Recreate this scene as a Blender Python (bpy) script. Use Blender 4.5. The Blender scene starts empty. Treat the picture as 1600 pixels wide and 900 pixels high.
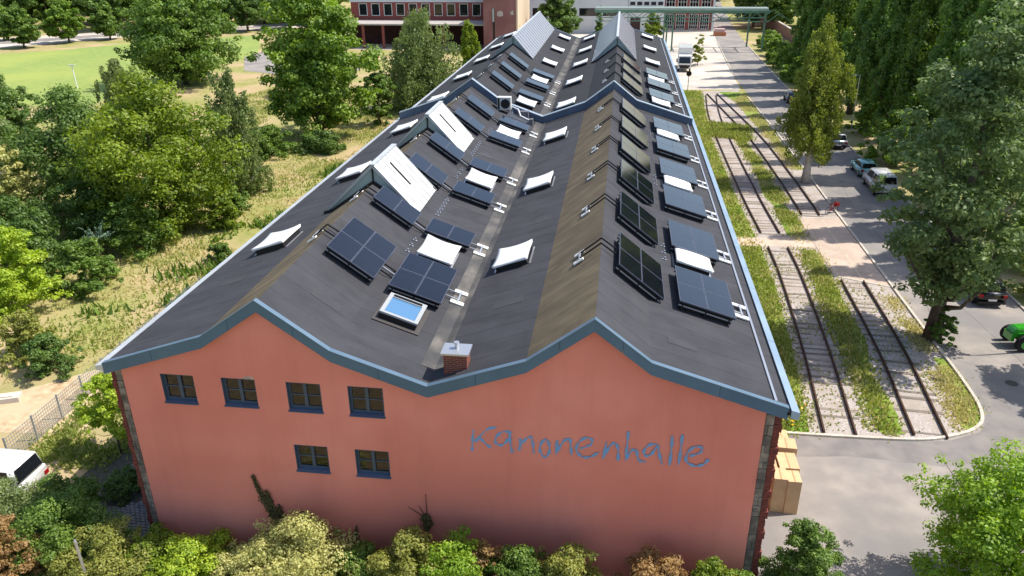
import bpy, bmesh, math, random
import numpy as np
from mathutils import Matrix, Vector, Euler
S = bpy.context.scene
R = math.radians
# ---------------------------------------------------------------- camera
def make_camera():
    yaw, pit, rol = 0.1365, 0.4276, -0.0091
    fw = Vector((-math.sin(yaw)*math.cos(pit), math.cos(yaw)*math.cos(pit), -math.sin(pit)))
    rt = Vector((math.cos(yaw), math.sin(yaw), 0)); up = rt.cross(fw)
    r2 = rt*math.cos(rol)+up*math.sin(rol); u2 = -rt*math.sin(rol)+up*math.cos(rol)
    m = Matrix((r2, u2, -fw)).transposed().to_4x4()
    m.translation = (18.143, -22.679, 22.823)
    c = bpy.data.cameras.new('camera'); o = bpy.data.objects.new('camera', c)
    S.collection.objects.link(o); o.matrix_world = m
    c.sensor_width = 36; c.lens = 1215.7/1600*36; c.clip_end = 3000; c.clip_start = .5
    S.camera = o
make_camera()
# ---------------------------------------------------------------- sky, sun, exposure
SUN_EL, SUN_AZ = R(55), R(14)          # azimuth from +X towards +Y
def make_light():
    w = bpy.data.worlds.new('World'); S.world = w; w.use_nodes = True
    nt = w.node_tree; nt.nodes.clear()
    sky = nt.nodes.new('ShaderNodeTexSky'); sky.sky_type = 'NISHITA'; sky.sun_disc = False
    sky.sun_elevation = SUN_EL; sky.sun_rotation = R(90)-SUN_AZ
    sky.air_density = 1.0; sky.dust_density = 1.5; sky.ozone_density = 1.0
    bg = nt.nodes.new('ShaderNodeBackground'); bg.inputs[1].default_value = .15
    out = nt.nodes.new('ShaderNodeOutputWorld')
    nt.links.new(sky.outputs[0], bg.inputs[0]); nt.links.new(bg.outputs[0], out.inputs[0])
    l = bpy.data.lights.new('sun', 'SUN'); l.energy = 4.3; l.angle = R(.53); l.color = (1, .95, .87)
    o = bpy.data.objects.new('sun', l); S.collection.objects.link(o)
    d = Vector((math.cos(SUN_AZ)*math.cos(SUN_EL), math.sin(SUN_AZ)*math.cos(SUN_EL), math.sin(SUN_EL)))
    o.rotation_euler = d.to_track_quat('Z', 'Y').to_euler(); o.location = d*200
make_light()
S.view_settings.view_transform = 'Standard'; S.view_settings.look = 'None'
S.view_settings.gamma = 1; S.view_settings.use_curve_mapping = False
S.view_settings.exposure = 0.5
S.render.resolution_x = 1024; S.render.resolution_y = 576

# ---------------------------------------------------------------- materials
MATS = {}
def srgb(r, g, b):
    return tuple(((c/255)/12.92 if c/255 <= .04045 else ((c/255+.055)/1.055)**2.4) for c in (r, g, b))
def nodes(name):
    m = bpy.data.materials.new(name); m.use_nodes = True
    nt = m.node_tree; b = nt.nodes['Principled BSDF']
    return m, nt, b
def mat(name, c1, c2=None, scale=3., rough=.8, metal=0., bump=0., bscale=None, stretch=(1, 1, 1), spec=.4, detail=6., c3=None, scale3=.3, vary=0., lo=.35, hi=.65, coat=0.):
    """colour noise between c1 and c2, a broad second noise towards c3, fine bump, a little variation by object"""
    if name in MATS: return MATS[name]
    m, nt, b = nodes(name); N, L = nt.nodes, nt.links
    b.inputs['Roughness'].default_value = rough; b.inputs['Metallic'].default_value = metal
    b.inputs['Specular IOR Level'].default_value = spec; b.inputs['Coat Weight'].default_value = coat
    tc = N.new('ShaderNodeTexCoord'); mp = N.new('ShaderNodeMapping'); mp.inputs['Scale'].default_value = stretch
    L.new(tc.outputs['Object'], mp.inputs[0])
    col = None
    if c2 is None and vary == 0 and c3 is None: b.inputs['Base Color'].default_value = (*c1, 1)
    else:
        n = N.new('ShaderNodeTexNoise'); n.inputs['Scale'].default_value = scale; n.inputs['Detail'].default_value = detail
        L.new(mp.outputs[0], n.inputs['Vector'])
        r = N.new('ShaderNodeValToRGB'); r.color_ramp.elements[0].position = lo; r.color_ramp.elements[1].position = hi
        r.color_ramp.elements[0].color = (*c1, 1); r.color_ramp.elements[1].color = (*(c2 or c1), 1)
        L.new(n.outputs[0], r.inputs[0]); col = r.outputs[0]
        if c3 is not None:
            n2 = N.new('ShaderNodeTexNoise'); n2.inputs['Scale'].default_value = scale3; n2.inputs['Detail'].default_value = 5
            L.new(tc.outputs['Object'], n2.inputs['Vector'])
            r2 = N.new('ShaderNodeValToRGB'); r2.color_ramp.elements[0].position = .42; r2.color_ramp.elements[1].position = .62
            L.new(n2.outputs[0], r2.inputs[0])
            mx = N.new('ShaderNodeMix'); mx.data_type = 'RGBA'
            L.new(r2.outputs[0], mx.inputs[0]); L.new(col, mx.inputs[6]); mx.inputs[7].default_value = (*c3, 1)
            col = mx.outputs[2]
        if vary:
            oi = N.new('ShaderNodeObjectInfo'); mr = N.new('ShaderNodeMapRange')
            mr.inputs[3].default_value = 1-vary; mr.inputs[4].default_value = 1+vary
            L.new(oi.outputs['Random'], mr.inputs[0])
            hv = N.new('ShaderNodeHueSaturation'); L.new(mr.outputs[0], hv.inputs['Value']); L.new(col, hv.inputs['Color'])
            col = hv.outputs[0]
        L.new(col, b.inputs['Base Color'])
    if bump:
        n3 = N.new('ShaderNodeTexNoise'); n3.inputs['Scale'].default_value = bscale or scale*4; n3.inputs['Detail'].default_value = 5
        L.new(mp.outputs[0], n3.inputs['Vector'])
        bp = N.new('ShaderNodeBump'); bp.inputs['Strength'].default_value = bump; bp.inputs['Distance'].default_value = .03
        L.new(n3.outputs[0], bp.inputs['Height']); L.new(bp.outputs[0], b.inputs['Normal'])
    MATS[name] = m
    return m
def leafmat(name, dark, light, trans=.35, rough=.5):
    if name in MATS: return MATS[name]
    m, nt, b = nodes(name); N, L = nt.nodes, nt.links
    at = N.new('ShaderNodeAttribute'); at.attribute_name = 'lv'
    r = N.new('ShaderNodeValToRGB'); r.color_ramp.elements[0].position = .1; r.color_ramp.elements[1].position = .9
    r.color_ramp.elements[0].color = (*dark, 1); r.color_ramp.elements[1].color = (*light, 1)
    L.new(at.outputs['Fac'], r.inputs[0]); L.new(r.outputs[0], b.inputs['Base Color'])
    b.inputs['Roughness'].default_value = rough; b.inputs['Specular IOR Level'].default_value = .35
    t = N.new('ShaderNodeBsdfTranslucent'); hs = N.new('ShaderNodeHueSaturation')
    hs.inputs['Saturation'].default_value = 1.15; hs.inputs['Value'].default_value = 1.25
    L.new(r.outputs[0], hs.inputs['Color']); L.new(hs.outputs[0], t.inputs[0])
    mx = N.new('ShaderNodeMixShader'); mx.inputs[0].default_value = trans
    L.new(b.outputs[0], mx.inputs[1]); L.new(t.outputs[0], mx.inputs[2])
    L.new(mx.outputs[0], nt.nodes['Material Output'].inputs[0])
    MATS[name] = m
    return m
def feltmat(name, c1, c2, seams=True, c3=None, streak=None):
    """roofing felt: mottled, streaked down the slope"""
    if name in MATS: return MATS[name]
    m, nt, b = nodes(name); N, L = nt.nodes, nt.links
    b.inputs['Roughness'].default_value = .85; b.inputs['Specular IOR Level'].default_value = .2
    g = N.new('ShaderNodeNewGeometry')
    n = N.new('ShaderNodeTexNoise'); n.inputs['Scale'].default_value = .7; n.inputs['Detail'].default_value = 8; n.inputs['Roughness'].default_value = .65
    L.new(g.outputs['Position'], n.inputs['Vector'])
    r = N.new('ShaderNodeValToRGB'); r.color_ramp.elements[0].position = .3; r.color_ramp.elements[1].position = .7
    r.color_ramp.elements[0].color = (*c1, 1); r.color_ramp.elements[1].color = (*c2, 1)
    L.new(n.outputs[0], r.inputs[0]); col = r.outputs[0]
    mp = N.new('ShaderNodeMapping'); mp.inputs['Scale'].default_value = (.5, 1.3, .5); L.new(g.outputs['Position'], mp.inputs[0])
    n2 = N.new('ShaderNodeTexNoise'); n2.inputs['Scale'].default_value = 1.; n2.inputs['Detail'].default_value = 6; L.new(mp.outputs[0], n2.inputs['Vector'])
    r2 = N.new('ShaderNodeValToRGB'); r2.color_ramp.elements[0].position = .48; r2.color_ramp.elements[1].position = .75
    L.new(n2.outputs[0], r2.inputs[0])
    mx = N.new('ShaderNodeMix'); mx.data_type = 'RGBA'; L.new(r2.outputs[0], mx.inputs[0]); L.new(col, mx.inputs[6])
    mx.inputs[7].default_value = (*(streak or tuple(c*1.06 for c in c2)), 1); col = mx.outputs[2]
    oi = N.new('ShaderNodeObjectInfo'); mr = N.new('ShaderNodeMapRange'); mr.inputs[3].default_value = .975; mr.inputs[4].default_value = 1.025
    L.new(oi.outputs['Random'], mr.inputs[0])
    hv = N.new('ShaderNodeHueSaturation'); L.new(mr.outputs[0], hv.inputs['Value']); L.new(col, hv.inputs['Color'])
    L.new(hv.outputs[0], b.inputs['Base Color'])
    n3 = N.new('ShaderNodeTexNoise'); n3.inputs['Scale'].default_value = 40; n3.inputs['Detail'].default_value = 3; L.new(g.outputs['Position'], n3.inputs['Vector'])
    bp = N.new('ShaderNodeBump'); bp.inputs['Strength'].default_value = .25; bp.inputs['Distance'].default_value = .02
    L.new(n3.outputs[0], bp.inputs['Height']); L.new(bp.outputs[0], b.inputs['Normal'])
    MATS[name] = m
    return m
def brickmat(name, c1, c2, mortar, w=.25, h=.075, msize=.012, axis='xz', bump=.4):
    if name in MATS: return MATS[name]
    m, nt, b = nodes(name); N, L = nt.nodes, nt.links
    b.inputs['Roughness'].default_value = .85; b.inputs['Specular IOR Level'].default_value = .25
    tc = N.new('ShaderNodeTexCoord'); sp = N.new('ShaderNodeSeparateXYZ'); cb = N.new('ShaderNodeCombineXYZ')
    L.new(tc.outputs['Object'], sp.inputs[0])
    a0, a1 = axis
    if axis == 'az':
        ad = N.new('ShaderNodeMath'); ad.operation = 'ADD'; L.new(sp.outputs[0], ad.inputs[0]); L.new(sp.outputs[1], ad.inputs[1])
        L.new(ad.outputs[0], cb.inputs[0])
    else: L.new(sp.outputs['xyz'.index(a0)], cb.inputs[0])
    L.new(sp.outputs['xyz'.index(a1)], cb.inputs[1])
    br = N.new('ShaderNodeTexBrick'); br.inputs['Scale'].default_value = 1
    br.inputs['Brick Width'].default_value = w; br.inputs['Row Height'].default_value = h; br.inputs['Mortar Size'].default_value = msize
    br.inputs['Color1'].default_value = (*c1, 1); br.inputs['Color2'].default_value = (*c2, 1); br.inputs['Mortar'].default_value = (*mortar, 1)
    L.new(cb.outputs[0], br.inputs['Vector'])
    n = N.new('ShaderNodeTexNoise'); n.inputs['Scale'].default_value = .6; n.inputs['Detail'].default_value = 6; L.new(tc.outputs['Object'], n.inputs['Vector'])
    mr = N.new('ShaderNodeMapRange'); mr.inputs[3].default_value = .7; mr.inputs[4].default_value = 1.3; L.new(n.outputs[0], mr.inputs[0])
    hv = N.new('ShaderNodeHueSaturation'); L.new(mr.outputs[0], hv.inputs['Value']); L.new(br.outputs[0], hv.inputs['Color'])
    L.new(hv.outputs[0], b.inputs['Base Color'])
    bp = N.new('ShaderNodeBump'); bp.inputs['Strength'].default_value = bump; bp.inputs['Distance'].default_value = .02; bp.invert = True
    L.new(br.outputs['Fac'], bp.inputs['Height']); L.new(bp.outputs[0], b.inputs['Normal'])
    MATS[name] = m
    return m
def glossy(name, c, rough=.06, spec=.5, metal=0., coat=0.):
    if name in MATS: return MATS[name]
    m, nt, b = nodes(name); b.inputs['Base Color'].default_value = (*c, 1); b.inputs['Roughness'].default_value = rough
    b.inputs['Specular IOR Level'].default_value = spec; b.inputs['Metallic'].default_value = metal; b.inputs['Coat Weight'].default_value = coat
    MATS[name] = m
    return m

# ---------------------------------------------------------------- mesh and object helpers
COL = S.collection
class MB:
    """collects simple shapes into one mesh"""
    def __init__(s): s.v = []; s.f = []; s.m = []
    def add(s, V, F, mi=0):
        o = len(s.v); s.v += [tuple(p) for p in V]; s.f += [tuple(i+o for i in f) for f in F]; s.m += [mi]*len(F); return s
    def box(s, x0, x1, y0, y1, z0, z1, mi=0, M=None):
        V = [Vector(p) for p in ((x0,y0,z0),(x1,y0,z0),(x1,y1,z0),(x0,y1,z0),(x0,y0,z1),(x1,y0,z1),(x1,y1,z1),(x0,y1,z1))]
        if M: V = [M@p for p in V]
        return s.add(V, [(3,2,1,0),(4,5,6,7),(0,1,5,4),(1,2,6,5),(2,3,7,6),(3,0,4,7)], mi)
    def bar(s, a, b, w, h=None, mi=0, upv=(0,0,1)):
        """square bar from a to b"""
        a, b = Vector(a), Vector(b); d = (b-a).normalized(); u = Vector(upv)
        if abs(d.dot(u)) > .95: u = Vector((1,0,0))
        x = d.cross(u).normalized()*(w/2); y = x.cross(d).normalized()*((h or w)/2)
        V = [a-x-y, a+x-y, a+x+y, a-x+y, b-x-y, b+x-y, b+x+y, b-x+y]
        return s.add(V, [(0,1,2,3),(7,6,5,4),(0,4,5,1),(1,5,6,2),(2,6,7,3),(3,7,4,0)], mi)
    def tube(s, pts, rad, n=6, mi=0, cap=True):
        pts = [Vector(p) for p in pts]; o = len(s.v); k = len(pts)
        for i, p in enumerate(pts):
            d = (pts[min(i+1,k-1)]-pts[max(i-1,0)]).normalized()
            u = Vector((0,0,1)) if abs(d.z) < .9 else Vector((1,0,0))
            x = d.cross(u).normalized(); y = x.cross(d)
            r = rad[i] if hasattr(rad, '__len__') else rad
            s.v += [tuple(p+(x*math.cos(6.2832*j/n)+y*math.sin(6.2832*j/n))*r) for j in range(n)]
        for i in range(k-1):
            for j in range(n):
                s.f.append((o+i*n+j, o+i*n+(j+1)%n, o+(i+1)*n+(j+1)%n, o+(i+1)*n+j)); s.m.append(mi)
        if cap:
            s.f += [tuple(o+j for j in range(n))[::-1], tuple(o+(k-1)*n+j for j in range(n))]; s.m += [mi, mi]
        return s
    def prism(s, poly, y0, y1, mi=0):
        """polygon in x,z extruded along y"""
        n = len(poly)
        V = [(x,y0,z) for x,z in poly]+[(x,y1,z) for x,z in poly]
        F = [tuple(range(n)), tuple(range(2*n-1, n-1, -1))]+[(i, n+i, n+(i+1)%n, (i+1)%n) for i in range(n)]
        return s.add(V, F, mi)
    def sheet(s, poly, z, mi=0):
        return s.add([(x,y,z) for x,y in poly], [tuple(range(len(poly)))], mi)
    def wheel(s, c, r, w, n=16, mi=0, axis='y'):
        c = Vector(c); e = Vector((0,1,0)) if axis == 'y' else Vector((1,0,0))
        o = len(s.v); A = Vector((1,0,0)) if axis == 'y' else Vector((0,1,0)); Z = Vector((0,0,1))
        prof = [(-w/2, r*.88), (-w/2*.8, r), (w/2*.8, r), (w/2, r*.88)]
        for t, q in prof: s.v += [tuple(c+e*t+(A*math.cos(6.2832*j/n)+Z*math.sin(6.2832*j/n))*q) for j in range(n)]
        for i in range(3):
            for j in range(n): s.f.append((o+i*n+j, o+i*n+(j+1)%n, o+(i+1)*n+(j+1)%n, o+(i+1)*n+j)); s.m.append(mi)
        s.f += [tuple(o+j for j in range(n))[::-1], tuple(o+3*n+j for j in range(n))]; s.m += [mi, mi]
        return s
    def mesh(s, name, mats, smooth=False):
        me = bpy.data.meshes.new(name); me.from_pydata(s.v, [], s.f)
        for m in (mats if isinstance(mats, (list, tuple)) else [mats]): me.materials.append(m)
        if isinstance(mats, (list, tuple)) and len(mats) > 1: me.polygons.foreach_set('material_index', s.m)
        bm = bmesh.new(); bm.from_mesh(me); bmesh.ops.recalc_face_normals(bm, faces=bm.faces); bm.to_mesh(me); bm.free()
        if smooth: me.polygons.foreach_set('use_smooth', [True]*len(me.polygons))
        return me
    def build(s, name, mats, parent=None, loc=(0,0,0), rot=(0,0,0), smooth=False):
        return inst(name, s.mesh(name, mats, smooth), parent, loc, rot)
def inst(name, me, parent=None, loc=(0,0,0), rot=(0,0,0), scale=(1,1,1)):
    o = bpy.data.objects.new(name, me); COL.objects.link(o); o.parent = parent
    o.location = loc; o.rotation_euler = rot; o.scale = scale
    return o
def tag(o, label, cat, group=None):
    o['label'] = label; o['category'] = cat
    if group: o['group'] = group
    return o
def thing(name, label, cat, loc=(0,0,0), rz=0, group=None, scale=(1,1,1)):
    return tag(inst(name, None, None, loc, (0,0,rz), scale), label, cat, group)
def struct(o): o['kind'] = 'structure'; return o
def stuff(o): o['kind'] = 'stuff'; return o
def copy_tree(o, parent=None):
    c = o.copy(); COL.objects.link(c); c.parent = parent
    for ch in o.children: copy_tree(ch, c)
    return c
def bevel(me, w, seg=2):
    bm = bmesh.new(); bm.from_mesh(me)
    bmesh.ops.remove_doubles(bm, verts=bm.verts, dist=1e-5)
    bmesh.ops.bevel(bm, geom=[e for e in bm.edges if e.calc_face_angle(0) > .35], offset=w, segments=seg, affect='EDGES', clamp_overlap=True)
    bm.to_mesh(me); bm.free()
    return me
def crom(pts, k=6):
    """Catmull-Rom through points"""
    P = [np.array(p, float) for p in pts]; P = [2*P[0]-P[1]]+P+[2*P[-1]-P[-2]]; out = []
    for i in range(1, len(P)-2):
        for j in range(k):
            t = j/k
            out.append(.5*((2*P[i])+(-P[i-1]+P[i+1])*t+(2*P[i-1]-5*P[i]+4*P[i+1]-P[i+2])*t*t+(-P[i-1]+3*P[i]-3*P[i+1]+P[i+2])*t**3))
    out.append(P[-2])
    return out

# ---------------------------------------------------------------- ground, roads, paving
M_dry = mat('dry_grass_soil', srgb(156,150,96), srgb(132,138,74), 1.1, .95, bump=.6, bscale=6, c3=srgb(178,156,120), scale3=.13, spec=.1)
M_lawn = mat('lawn', srgb(122,142,74), srgb(146,160,92), 1.3, .95, bump=.5, bscale=9, c3=srgb(150,160,86), scale3=.06, stretch=(.6,1.6,1), spec=.1)
M_asph = mat('old_asphalt', srgb(140,133,127), srgb(160,151,142), .8, .9, bump=.25, bscale=60, c3=srgb(130,126,123), scale3=.22, spec=.2)
M_light = mat('light_concrete_paving', srgb(196,184,170), srgb(214,202,186), .9, .9, bump=.2, bscale=20, c3=srgb(180,170,160), scale3=.2, spec=.2)
M_kerb = mat('kerb_stone', srgb(186,176,160), srgb(205,196,180), 5, .85, bump=.2, vary=.08)
M_sand = mat('bare_sandy_soil', srgb(205,184,150), srgb(170,142,108), 2.2, .95, bump=.5, bscale=9, c3=srgb(190,172,140), scale3=.5, spec=.1)
M_ball = mat('ballast_gravel', srgb(150,140,134), srgb(198,188,180), 9, .95, bump=1., bscale=16, c3=srgb(164,152,140), scale3=.8, spec=.1, lo=.3, hi=.7)
M_grassside = mat('verge_grass', srgb(122,138,60), srgb(150,156,82), 1.4, .95, bump=.6, bscale=9, c3=srgb(108,134,52), scale3=.3, spec=.1)
def ground_sheet(name, poly, z, m):
    o = struct(MB().sheet(poly, z).build(name, m)); return o
ground_sheet('ground', [(-900,-120),(900,-120),(900,1500),(-900,1500)], 0, M_dry)
ground_sheet('lawn', [(-60,84),(-78,84),(-240,70),(-240,160),(-115,134.6),(-105,142.4),(-95,156.5),(-72,172),(-57,137),(-61,112)], .012, M_lawn)
ground_sheet('far_road', [(-240,166),(-122,144),(-104,166),(-74,184),(-60,200),(-66,206),(-112,180),(-136,162),(-240,182)], .016, M_light)
ground_sheet('far_road_lane', [(-240,172),(-126,151),(-106,170.5),(-68,196),(-70,199),(-110,175),(-130,157),(-240,178)], .02, M_asph)
ground_sheet('gravel_path', [(-59,135),(-51,117.5),(-43,114.5),(-30,118),(-30,124),(-42,124),(-50,140),(-52,150),(-58,150)], .016, M_asph)
ground_sheet('road', [(24.2,-60),(120,-60),(120,19),(49,19),(45.2,26),(44.8,110),(45.8,165),(48,212),(54,300),(48,300),(42.4,212),(39.7,165),(37.85,121),(37.9,19),(37.6,14.1),(36.7,12.7),(35,11.7),(33.4,11.25),(24.2,11.15)], .012, M_asph)
ground_sheet('fresh_asphalt', [(26.5,11.0),(33.3,11.1),(35.1,11.5),(36.8,12.4),(37.9,14),(38.3,17),(39.4,17),(39.2,12.5),(37.4,10.2),(34,9.3),(30,9.6),(27,9.2)], .016, mat('darker_asphalt', srgb(122,117,114), srgb(140,133,127), .9, .9, bump=.25, bscale=60, spec=.2))
for k, P in enumerate(([(38.6,24),(40.2,34),(39.6,46),(41,60)], [(41.4,8),(41.1,14),(42,20),(41.2,30),(41.8,44)])):
    mbk = MB(); Q = crom(P, 7); rk = random.Random(k)
    Q = [q+np.array([rk.uniform(-.08,.08), rk.uniform(-.08,.08)]) for q in Q]
    for a, b in zip(Q, Q[1:]): mbk.bar((a[0],a[1],.0135), (b[0],b[1],.0135), .035, .004)
    struct(mbk.build('tar_seam', mat('tar', srgb(92,88,86), srgb(110,105,102), 3, .8)))
for k, (x, y) in enumerate(((40.4,17.5),(41.8,36))):
    c = MB(); c.wheel((0,0,0), .33, .006, 20); me = c.mesh('manhole_cover', mat('cast_iron', srgb(88,84,82), srgb(70,68,66), 8, .6, .3))
    o = inst('manhole_cover', me, None, (x,y,.017), (R(90),0,0)); tag(o, ['iron manhole cover on the road beside the large tree','iron manhole cover on the road near the black car'][k], 'manhole cover', 'manhole covers')
ground_sheet('concrete_apron', [(24.2,105),(37.3,106.2),(37.85,121),(39.7,165),(42.4,212),(24,212),(-40,200),(-40,148),(-2,148),(-2,101),(24.2,101)], .008, M_light)
ground_sheet('verge', [(24.2,11.2),(29,11.2),(30.5,37),(31,105),(24.2,105)], .006, M_grassside)
ground_sheet('ballast_bed', [(28.4,11.25),(33.4,11.35),(35,11.8),(36.6,12.8),(37.5,14.2),(37.75,19),(37.75,85),(36.8,106),(31,104),(29.6,75),(29.6,50),(29.9,38),(29.8,30),(29.2,20)], .01, M_ball)
def strip_sheet(name, L, z, m, seed):
    r = random.Random(seed); a = []; b = []
    for (y, x0, x1) in L: a.append((x0+r.uniform(-.15,.15), y)); b.append((x1+r.uniform(-.15,.15), y))
    pts = [tuple(p) for p in crom(a, 4)]+[tuple(p) for p in crom(b[::-1], 4)]
    ground_sheet(name, [(p[0]+r.uniform(-.1,.1), p[1]) for p in pts], z, m)
strip_sheet('grass_strip', [(11.7,32.0,32.9),(14,31.9,33.2),(18,32.4,33.2),(22,32.3,33.7),(26,32.8,33.9),(30,32.9,34.0),(36.8,33.0,34.1)], .014, M_grassside, 3)
strip_sheet('grass_strip', [(39.8,32.6,34.1),(46,32.7,34.0),(52,32.4,33.8),(60,32.6,33.8),(68,32.4,33.7),(76,32.3,33.2)], .014, M_grassside, 4)
strip_sheet('grass_strip', [(12.6,35.9,36.6),(14.5,36.3,37.4),(17,36.9,37.7),(20,37.2,37.74)], .014, M_grassside, 5)
strip_sheet('grass_strip', [(60,36.9,37.7),(72,36.6,37.6),(85,35.8,37.5),(96,35.2,37.2),(104,33.6,36.8)], .014, M_grassside, 6)
ground_sheet('sandy_patch', [(-18,8.2),(-15,9.2),(-12.5,11.5),(-9,15),(-6.4,12),(-8.2,9.3),(-8,7),(-10.4,6.6),(-12.4,6.4),(-16,5)], .008, M_sand)
ground_sheet('brick_crossing', [(34.2,44.3),(37.72,44.9),(37.72,30.1),(34.3,31.7)], .03, brickmat('crossing_pavers', srgb(194,170,152), srgb(176,156,140), srgb(200,184,166), .3, .12, .015, 'xy'))
ground_sheet('footpath', [(24.25,37),(34.2,37.2),(34.2,39.5),(30,39),(24.25,38.8)], .024, brickmat('path_pavers', srgb(202,180,160), srgb(186,166,148), srgb(204,188,170), .2, .1, .01, 'xy'))
ground_sheet('front_bed', [(-14,-14),(24.1,-14),(24.1,.2),(-14,.2)], .006, mat('bed_soil', srgb(130,112,82), srgb(156,136,100), 3, .95, bump=.6))
def kerb(name, pts, w=.16, h=.12):
    mb = MB(); P = crom(pts, 5)
    o = struct(inst(name, None))
    mk = M_kerb
    acc = 0; a = P[0]
    for p in P[1:]:
        n = max(1, int(np.linalg.norm(p-a)/1.)); 
        for i in range(n):
            q0 = a+(p-a)*i/n; q1 = a+(p-a)*(i+1)/n
            d = (q1-q0)/max(1e-6, np.linalg.norm(q1-q0))*.006
            m2 = MB().bar((q0[0]+d[0],q0[1]+d[1],h/2-.02), (q1[0]-d[0],q1[1]-d[1],h/2-.02), w, h+.04)
            m2.build('kerb_stone', mk, o)
        a = p
    return o
kerb('kerb', [(26.6,11.1),(30,11.15),(33.4,11.3),(35,11.72),(36.6,12.6),(37.5,14),(37.83,17),(37.83,24),(37.83,45),(37.83,76),(37.5,100)])
kerb('kerb', [(37.9,121),(38.7,140),(39.75,165)])
kerb('kerb', [(45.25,27),(45.1,50),(44.9,80),(44.8,110),(45.3,140),(45.9,165)])
# cobbled yard beside the near corner, in the hall's shade
ground_sheet('yard_bed', [(-6.2,-2),(-.3,-2),(-.3,9),(-3.6,9),(-5.6,6)], .01, mat('joint_soil', srgb(96,92,82), srgb(70,70,60), 6, .95))
def cobbles():
    rnd = random.Random(4); mb = MB()
    y = -1.6; r = 0
    while y < 7.5:
        x = -5.6+(r%2)*.11
        while x < -.5:
            if not (x < -4.4+.16*max(0, y-2.5) or ((x+3.1)**2+(y-3.0)**2 < 1.3)) :
                j = lambda a=.01: rnd.uniform(-a, a)
                z = .05+j(.008)
                x0, x1, y0, y1 = x+.012+j(), x+.208+j(), y+.012+j(), y+.148+j()
                mb.add([(x0,y0,.005),(x1,y0,.005),(x1,y1,.005),(x0,y1,.005),(x0+.015,y0+.015,z),(x1-.015,y0+.015,z+j(.006)),(x1-.015,y1-.015,z+j(.006)),(x0+.015,y1-.015,z)],
                       [(4,5,6,7),(0,1,5,4),(1,2,6,5),(2,3,7,6),(3,0,4,7)])
            x += .22
        y += .16; r += 1
    o = struct(inst('cobbled_yard', None))
    stuff(mb.build('cobble', mat('cobble_stone', srgb(150,148,146), srgb(120,120,122), 3, .85, bump=.3, c3=srgb(135,128,120), scale3=.6), o))
cobbles()

# ---------------------------------------------------------------- railway tracks
M_rail = mat('rusty_rail', srgb(66,48,38), srgb(88,64,48), 5, .6, .4)
M_sleeper = mat('weathered_sleeper', srgb(120,110,100), srgb(148,136,124), 4, .9, bump=.5, stretch=(.5,4,1), vary=.3)
SLEEPER = bevel(MB().box(-1.25,1.25,-.13,.13,-.06,.075).mesh('sleeper', M_sleeper), .015, 1)
def track(label, pts, skip, sl_to=1e9, sl_from=0):
    t = thing('railway_track', label, 'railway track', (pts[0][0], pts[0][1], 0), group='old siding tracks beside the hall')
    P = crom(pts, 8); base = P[0]
    # resample
    d = np.cumsum([0]+[np.linalg.norm(b-a) for a, b in zip(P, P[1:])]); Pn = np.array(P)
    for s in (-1, 1):
        for (y0, y1) in skip:
            mb = MB(); pr = None; n = 0
            L = []
            for q in np.arange(0, d[-1], .8):
                p = np.array([np.interp(q, d, Pn[:,0]), np.interp(q, d, Pn[:,1])]); p2 = np.array([np.interp(q+.1, d, Pn[:,0]), np.interp(q+.1, d, Pn[:,1])])
                if y0 <= p[1] <= y1:
                    tn = p2-p; tn /= max(1e-9, np.linalg.norm(tn)); L.append(p+np.array([tn[1], -tn[0]])*s*.755-base)
            if len(L) < 2: continue
            for i, (x, y) in enumerate(L):
                mb.v += [(x-.075,y,.06),(x-.035,y,.085),(x-.04,y,.19),(x+.04,y,.19),(x+.035,y,.085),(x+.075,y,.06)]
                if i:
                    o = (i-1)*6
                    for j in range(6): mb.f.append((o+j, o+(j+1)%6, o+6+(j+1)%6, o+6+j)); mb.m.append(0)
            mb.f += [(0,1,2,3,4,5), tuple(len(mb.v)-6+j for j in range(6))]; mb.m += [0,0]
            mb.build('rail', M_rail, t)
    rnd = random.Random(int(pts[0][0]*10))
    for q in np.arange(.4, d[-1], .66):
        p = np.array([np.interp(q, d, Pn[:,0]), np.interp(q, d, Pn[:,1])])
        if not any(a <= p[1] <= b for a, b in skip) or p[1] > sl_to: continue
        p2 = np.array([np.interp(q+.1, d, Pn[:,0]), np.interp(q+.1, d, Pn[:,1])])-p
        if rnd.random() < .07: continue
        inst('sleeper', SLEEPER, t, (p[0]-base[0]+rnd.uniform(-.07,.07), p[1]-base[1]+rnd.uniform(-.06,.06), rnd.uniform(-.078,-.03)), (rnd.uniform(-.02,.02),rnd.uniform(-.008,.008),math.atan2(-p2[0],p2[1])+rnd.uniform(-.05,.05)), (rnd.uniform(.86,1.04),rnd.uniform(.75,1.1),1))
track('rusty siding track running closest along the hall wall, crossed by the footpath', [(29.85,11.3),(30.55,20),(31.1,30),(31.2,37),(30.95,50),(30.95,74),(31.3,88),(32.2,101)], [(11,37),(39.4,101)], 78)
track('rusty siding track nearer the road, running onto the brick crossing', [(34.2,11.6),(34.9,20),(35.3,31),(35.4,45),(35.35,55),(34.9,72),(33.8,86),(32.4,102)], [(11,31.2),(44.6,102)], 90)
for x in (34.6, 36.12):   # grooved rails set in the crossing
    struct(MB().box(x-.08, x+.08, 31.4 if x < 35 else 30.9, 44.4, .02, .036).build('crossing_rail', mat('polished_rail', srgb(212,196,172), srgb(190,172,150), 4, .5, .2)))
for (a, b) in (((34.2,31.72),(37.7,30.12)), ((34.15,44.3),(37.7,44.9))):
    struct(MB().bar((*a,.02), (*b,.02), .18, .05).build('crossing_edge', M_kerb))

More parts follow.
